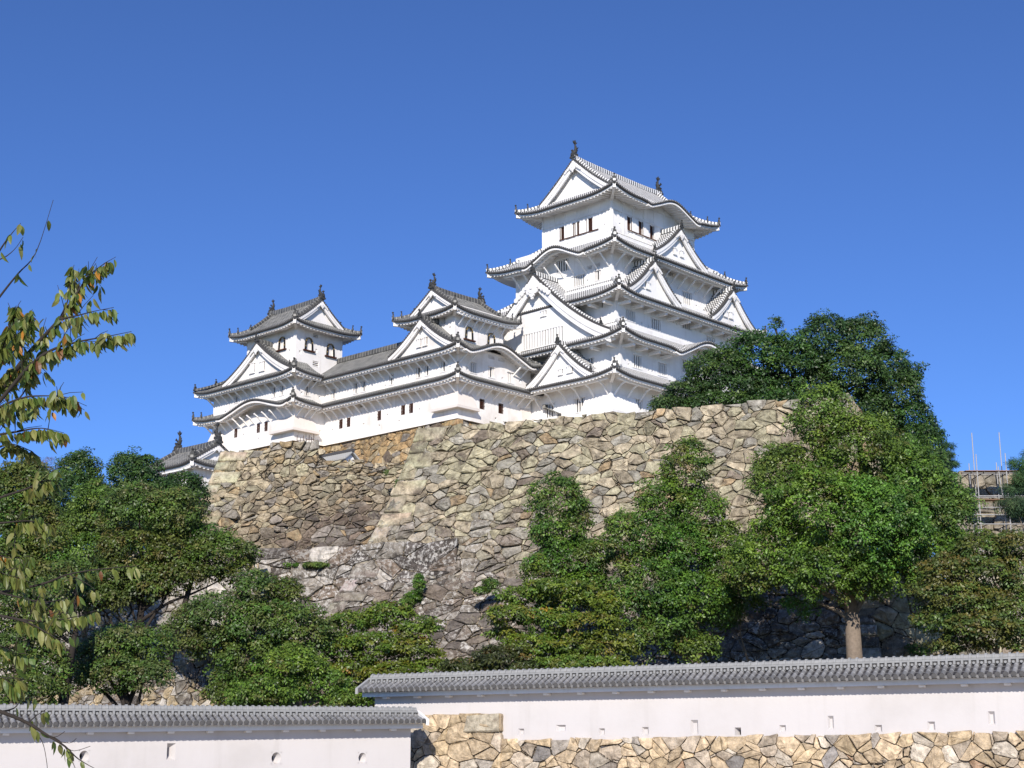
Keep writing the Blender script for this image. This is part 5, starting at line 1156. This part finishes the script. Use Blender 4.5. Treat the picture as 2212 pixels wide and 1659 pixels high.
T('wide two-stemmed camphor left of the recessed wall, one arm reaching right',[(300,1105,86,60),(380,1110,60,52),(290,1190,80,50),(380,1190,66,46),(480,1200,72,46),(510,1235,42,36),(440,1165,40,36),(330,1240,66,36),(260,1240,56,36),(400,1240,56,36),(310,1275,60,34),(240,1290,50,34),(190,1290,50,40)],99,(290,1345),OLIVE_L,9,dens=1.25,trunk_r=.36,fork=.34,bark=BARKD,stems=((345,1345),))
T('tall dark green tree with a round top at the far left skyline',[(172,1025,52,52),(165,1075,56,50),(205,1070,38,40),(190,1130,58,40)],118,(172,1200),DARKG,10,dens=1.35,trunk_r=.3,fork=.4,size=.2)
T('dark double-topped tree just left of the small turret',[(272,1022,36,48),(312,1030,40,48),(290,1080,66,50),(345,1075,40,40),(260,1130,66,50),(350,1130,60,50),(300,1180,80,50)],116,(300,1200),DARKG,11,dens=1.35,trunk_r=.3,fork=.4,size=.2)
T('dark low tree below the small turret, touching the stone corner',[(400,1050,42,32),(370,1075,42,32),(425,1085,24,40),(395,1120,40,34)],118,(395,1200),DARKG,12,dens=1.35,trunk_r=.25,fork=.4,size=.2)
T('small thick-trunked tree with a flat wide crown behind the left wall',[(205,1425,56,42),(270,1390,70,44),(335,1410,44,46),(250,1455,84,38),(310,1460,56,34),(180,1455,44,32),(230,1400,56,40)],78,(297,1520),OLIVE_L,13,trunk_r=.40,fork=.30,bark=BARKD,size=.15,rc=.48)
T('pale green leafy tree at the left edge below the skyline',[(45,1045,62,52),(85,1040,40,40),(20,1100,58,52),(70,1110,52,44),(30,1180,52,60),(60,1240,60,40),(100,1170,44,50),(20,1260,50,50),(110,1250,50,40)],92,(40,1400),OLIVE_L,14,dens=1.4,trunk_r=.3,fork=.4,size=.19)
T('deep green tree behind the pale leafy one at the left edge',[(30,1060,50,50),(90,1070,50,50),(20,1130,60,60),(90,1140,60,56),(50,1210,70,60),(-30,1100,60,60)],110,(60,1350),DARKG,24,trunk_r=.3,fork=.4,size=.2,dens=1.4)
T('dark leaning tree with a bare black trunk near the left edge',[(60,1385,72,46),(25,1440,60,50),(100,1440,46,50),(60,1490,84,34),(10,1350,46,52),(95,1290,50,36),(160,1240,50,36),(20,1300,50,44),(110,1350,50,40)],74,(128,1520),OLIVE_L,15,trunk_r=.30,fork=.62,bark=BARKD,size=.15,rc=.5,lean=12)
T('great dark broadleaf tree standing on top of the bastion wall beside the keep',[(1560,800,80,46),(1640,775,80,62),(1710,790,78,66),(1790,745,72,68),(1860,745,68,62),(1830,810,90,72),(1740,830,100,46),(1905,810,72,62),(1940,855,52,62),(1490,850,56,30),(1580,845,86,34),(1960,910,62,52),(1985,955,56,46),(1950,990,72,66),(1875,900,80,60),(1670,700,18,10),(1975,798,26,12),(1560,872,90,30),(1680,868,100,36),(1440,876,50,16)],122,(1790,880),DARKG,16,trunk_r=.6,fork=.2,size=.23,rc=.72,per=52,bark=BARKD)
T('dark tree on the slope behind the huge camphor, right of the bastion end',[(1930,1040,70,60),(1990,1020,60,60),(1960,1110,80,66),(2030,1090,50,60),(1900,1150,80,66),(1990,1180,80,66),(1920,1240,70,50)],116,(1960,1400),DARKG,23,trunk_r=.3,fork=.3,size=.22,dens=1.3)
T('rust brown maple filling the lower right edge',[(2120,1185,62,40),(2190,1180,52,36),(2050,1235,62,40),(2130,1240,78,46),(2210,1240,52,52),(2010,1280,48,32),(2085,1300,80,46),(2180,1310,72,52),(2030,1340,58,34),(2120,1360,86,42),(2210,1370,52,46),(2080,1395,60,22)],87,(2140,1440),RUST,17,name='maple_tree',trunk_r=.2,fork=.3,size=.18,rc=.5,per=38,squash=.4,droop=.1)
T('blue green pine at the right edge in front of the scaffold',[(2206,1005,24,20),(2195,1060,34,20),(2225,1035,40,22),(2190,1095,38,20),(2220,1110,42,22),(2235,980,22,16)],104,(2225,1200),PINEG,18,name='pine_tree',trunk_r=.16,fork=.5,mat=NEEDLE,size=.30,rc=.5,per=70,aspect=.09,squash=.5,dens=1.6)
T('dark layered pine behind the huge camphor, near the scaffold',[(2030,985,26,9),(2040,1003,28,9),(2046,965,14,8),(2022,1022,36,10),(2000,945,30,12)],126,(2015,1100),PINEG,19,name='pine_tree',trunk_r=.2,fork=.5,mat=NEEDLE,size=.34,rc=.45,per=80,aspect=.09,squash=.4,dens=2.2)
T('bare purple-grey treetop on the far left skyline',[(108,1003,24,16),(98,1018,26,14)],150,(108,1120),[((.16,.13,.14),3),((.11,.09,.09),2)],20,trunk_r=.14,fork=.6,size=.22,rc=.5,per=26,aspect=.14,dens=.8)
T('young sapling sprouting low at the foot of the bastion wall by the big trunk',[(1985,1405,30,14),(1600,1290,50,40),(1560,1330,40,36)],101,(1590,1440),CAMPHOR,21,trunk_r=.1,fork=.4,name='shrub',cat='shrub')
for lab,lb,Yp,sd in (('green fern tuft on the ledge above the pale boulders',[(640,1222,26,5),(690,1222,34,6),(745,1218,30,6),(795,1216,18,5)],119.5,31),('ivy hanging over the boulders under the bastion corner',[(905,1262,10,22),(893,1290,16,14),(880,1300,14,10)],114.5,32),('small bush rooted in the lower bastion wall',[(1060,1262,18,12),(1040,1275,16,9)],111,33),('weeds growing from the joints of the recessed wall',[(862,1052,7,16),(850,1075,5,9),(835,1020,5,6)],129.5,34)):
    T(lab,lb,Yp,(lb[0][0],lb[0][1]+6),CAMPHOR,sd,name='ledge_plant',cat='plant',trunk_r=.03,fork=.5,size=.14,rc=.25,per=30,limbs=False)

# ---------------------------------------------------------------- cherry branches close to the camera
CY=11.0
def cherry():
    rng=np.random.default_rng(77); base=Vector((-6.6,CY+.6,0))
    root=empty('cherry_tree',base,0,'cherry tree leaning in from the left edge with sparse drooping leaves turning orange','tree')
    m=MB(); P=lambda x,y,d=0.: at(x,y,CY+d)-base
    B=[ # (points, start radius, leaf density per metre, fraction from which leaves start)
     ([(-330,1150),(-120,985),(0,845),(60,765),(128,690),(165,635),(196,592),(237,562)],.030,30,.42),
     ([(-120,985),(-30,900),(60,795),(110,757),(170,738),(225,728),(284,716)],.018,40,.30),
     ([(128,690),(165,682),(205,672),(246,664)],.008,52,.1),
     ([(128,690),(146,650),(152,610),(160,572)],.008,40,.15),
     ([(-90,760),(0,640),(40,590),(78,545),(115,432)],.012,3,.4),
     ([(-60,640),(0,540),(25,505),(45,482)],.010,6,.3),
     ([(-40,560),(0,560),(30,540),(50,512)],.007,6,.5),
     ([(-150,1000),(-40,905),(40,862),(105,855),(160,860)],.014,46,.22),
     ([(-160,1010),(-40,950),(40,932),(90,925),(138,935)],.014,46,.25),
     ([(-60,910),(0,790),(40,740),(55,700),(70,668)],.012,46,.25),
     ([(-70,870),(-10,770),(30,690),(35,660)],.010,40,.35),
     ([(-100,980),(0,900),(50,850),(70,800),(95,755)],.012,46,.3),
     ([(-100,1000),(0,965),(30,960),(70,975)],.012,46,.3),
     ([(-140,1010),(-60,935),(20,890),(75,880)],.012,50,.3),
     ([(-330,1190),(-120,1120),(0,1075),(60,1055),(90,1040),(112,1038)],.016,40,.55),
     ([(-120,1120),(-20,1130),(60,1125),(108,1132)],.012,34,.5),
     ([(-330,1300),(-120,1300),(0,1280),(90,1262),(150,1240),(230,1228),(300,1222)],.018,10,.45),
     ([(-120,1300),(0,1330),(80,1342),(150,1335),(210,1318)],.014,40,.35),
     ([(0,1330),(60,1345),(110,1372),(130,1385)],.010,36,.2),
     ([(0,1280),(40,1290),(100,1300),(150,1290)],.009,30,.3),
     ([(150,1240),(190,1262),(205,1275)],.005,16,.2),
     ([(-330,1480),(-120,1500),(0,1537),(60,1562),(100,1587),(140,1612),(170,1640),(212,1664)],.020,3.5,.3),
     ([(100,1587),(120,1592),(140,1580)],.005,0,1),([(60,1562),(80,1545),(100,1532)],.006,14,.1),([(0,1537),(30,1530),(50,1510),(85,1505)],.007,12,.4),
     ([(60,1562),(90,1600),(100,1640),(103,1670)],.004,0,1),([(120,1600),(150,1605),(165,1595)],.004,0,1),([(140,1612),(160,1622),(195,1612)],.004,0,1),([(100,1587),(128,1600),(150,1630),(170,1680)],.005,0,1)]
    for pts_ in ([(-200,1180),(-40,1190),(20,1205),(70,1200)],[(-200,1230),(-40,1225),(10,1240),(50,1250)],[(-200,1330),(-60,1370),(10,1400),(55,1420)],[(-200,1360),(-60,1430),(0,1460),(40,1490)],[(-120,985),(-20,800),(10,740),(20,700)],[(-120,985),(-20,850),(30,810),(62,770)],[(-200,1010),(-60,890),(0,820),(30,790)]): B.append((pts_,.010,44,.35))
    leaves=[]
    for pts,r,dn,f0 in B:
        dep=rng.uniform(-.45,.45); d0=0
        W=[P(x,y,dep*min(1,max(0,(x+330)/330))) for x,y in pts]
        # smooth
        S=[]
        for i in range(len(W)-1):
            for k in range(4):
                t=k/4; a=W[max(i-1,0)];b_=W[i];c_=W[i+1];d_=W[min(i+2,len(W)-1)]
                S.append(.5*((2*b_)+(c_-a)*t+(2*a-5*b_+4*c_-d_)*t*t+(3*b_-a-3*c_+d_)*t**3))
        S.append(W[-1]); n=len(S); m.tube(S,[max(.0022,r*(1-.93*i/(n-1))) for i in range(n)],6)
        L=sum((S[i+1]-S[i]).length for i in range(n-1)); cnt=int(L*(1-f0)*dn*2.7)
        for _ in range(cnt):
            f=f0+(1-f0)*rng.random()**.85; x=f*(n-1); i=min(int(x),n-2); p=S[i].lerp(S[i+1],x-i); ax=(S[i+1]-S[i]).normalized()
            leaves.append((p,ax,f))
        if dn>20:   # side twigs carrying more leaves
            for _ in range(int(L*(1-f0)*9)):
                f=f0+(1-f0)*rng.random()*.85; x=f*(n-1); i=min(int(x),n-2); p=S[i].lerp(S[i+1],x-i); ax=(S[i+1]-S[i]).normalized()
                dr=(ax*.6+Vector(rng.normal(0,.6,3))+Vector((0,0,.15))).normalized(); q=p+dr*rng.uniform(.10,.24); m.tube([p,p.lerp(q,.5)+Vector((0,0,.01)),q],[.0032,.0026,.0018],5)
                for k in range(int(rng.integers(3,6))): g=.35+.65*rng.random(); leaves.append((p.lerp(q,g),dr,g))
    m.tube([(0,0,-.2),(.05,0,.5),(.2,-.1,2.2),(.55,-.25,4.2),(1.0,-.4,6.2)],[.24,.19,.16,.13,.08],12)
    for tgt in ((-330,1150),(-330,1190),(-330,1300),(-330,1480)):
        q=P(*tgt); m.tube([(.2,-.1,max(1.2,q.z-1.0)),(.5,-.2,q.z-.45),tuple(q)],[.06,.045,.03],8)
    for a_,b_ in (((-90,760),(-120,985)),((-60,640),(-90,760)),((-40,560),(-60,640)),((-150,1000),(-330,1150)),((-160,1010),(-330,1150)),((-60,910),(-120,985)),((-70,870),(-120,985)),((-100,980),(-120,985)),((-100,1000),(-330,1150)),((-140,1010),(-330,1150))): m.tube([P(*a_),P(*b_)],[.012,.016],6)
    m.build('trunk',BARKD,root,smooth=True)
    V=[];K=[]
    for p,ax,f in leaves:
        g=rng.random()
        col=np.array((.15,.18,.04) if g<.42 else (.085,.135,.03) if g<.66 else (.21,.21,.065) if g<.955 else (.42,.18,.03) if g<.985 else (.17,.065,.02))*rng.uniform(.75,1.3)
        side=Vector(rng.normal(0,1,3)); side-=ax*side.dot(ax); side.normalize()
        t=(side*.55+ax*.35+Vector((0,0,-.95-.5*rng.random()))).normalized(); L=rng.uniform(.062,.112); Wd=L*rng.uniform(.36,.46)
        b0=p+side*.004+t*.012
        s=t.cross(Vector(rng.normal(0,1,3))).normalized(); nn=s.cross(t)
        if nn.y>0: nn=-nn
        cur=rng.uniform(.10,.35)*L; fold=rng.uniform(.05,.3)
        ls=(0,.16,.4,.66,.86,1.); ws=(0,.36,.5,.40,.18,0)
        mid=[b0+t*(L*l)-nn*(cur*l*l) for l in ls]; lf=[mid[i]+s*(Wd*ws[i])+nn*(Wd*ws[i]*fold) for i in range(6)]; rt=[mid[i]-s*(Wd*ws[i])+nn*(Wd*ws[i]*fold) for i in range(6)]
        for i in range(5):
            for q in ((mid[i],lf[i],lf[i+1],mid[i+1]),(mid[i],mid[i+1],rt[i+1],rt[i])):
                V+= [tuple(x) for x in q]
        K+= [(*(col*rng.uniform(.93,1.07)),1) for _ in range(40)]
    mesh_np('crown',np.array(V),4,CHERRY,np.array(K),root)
cherry()
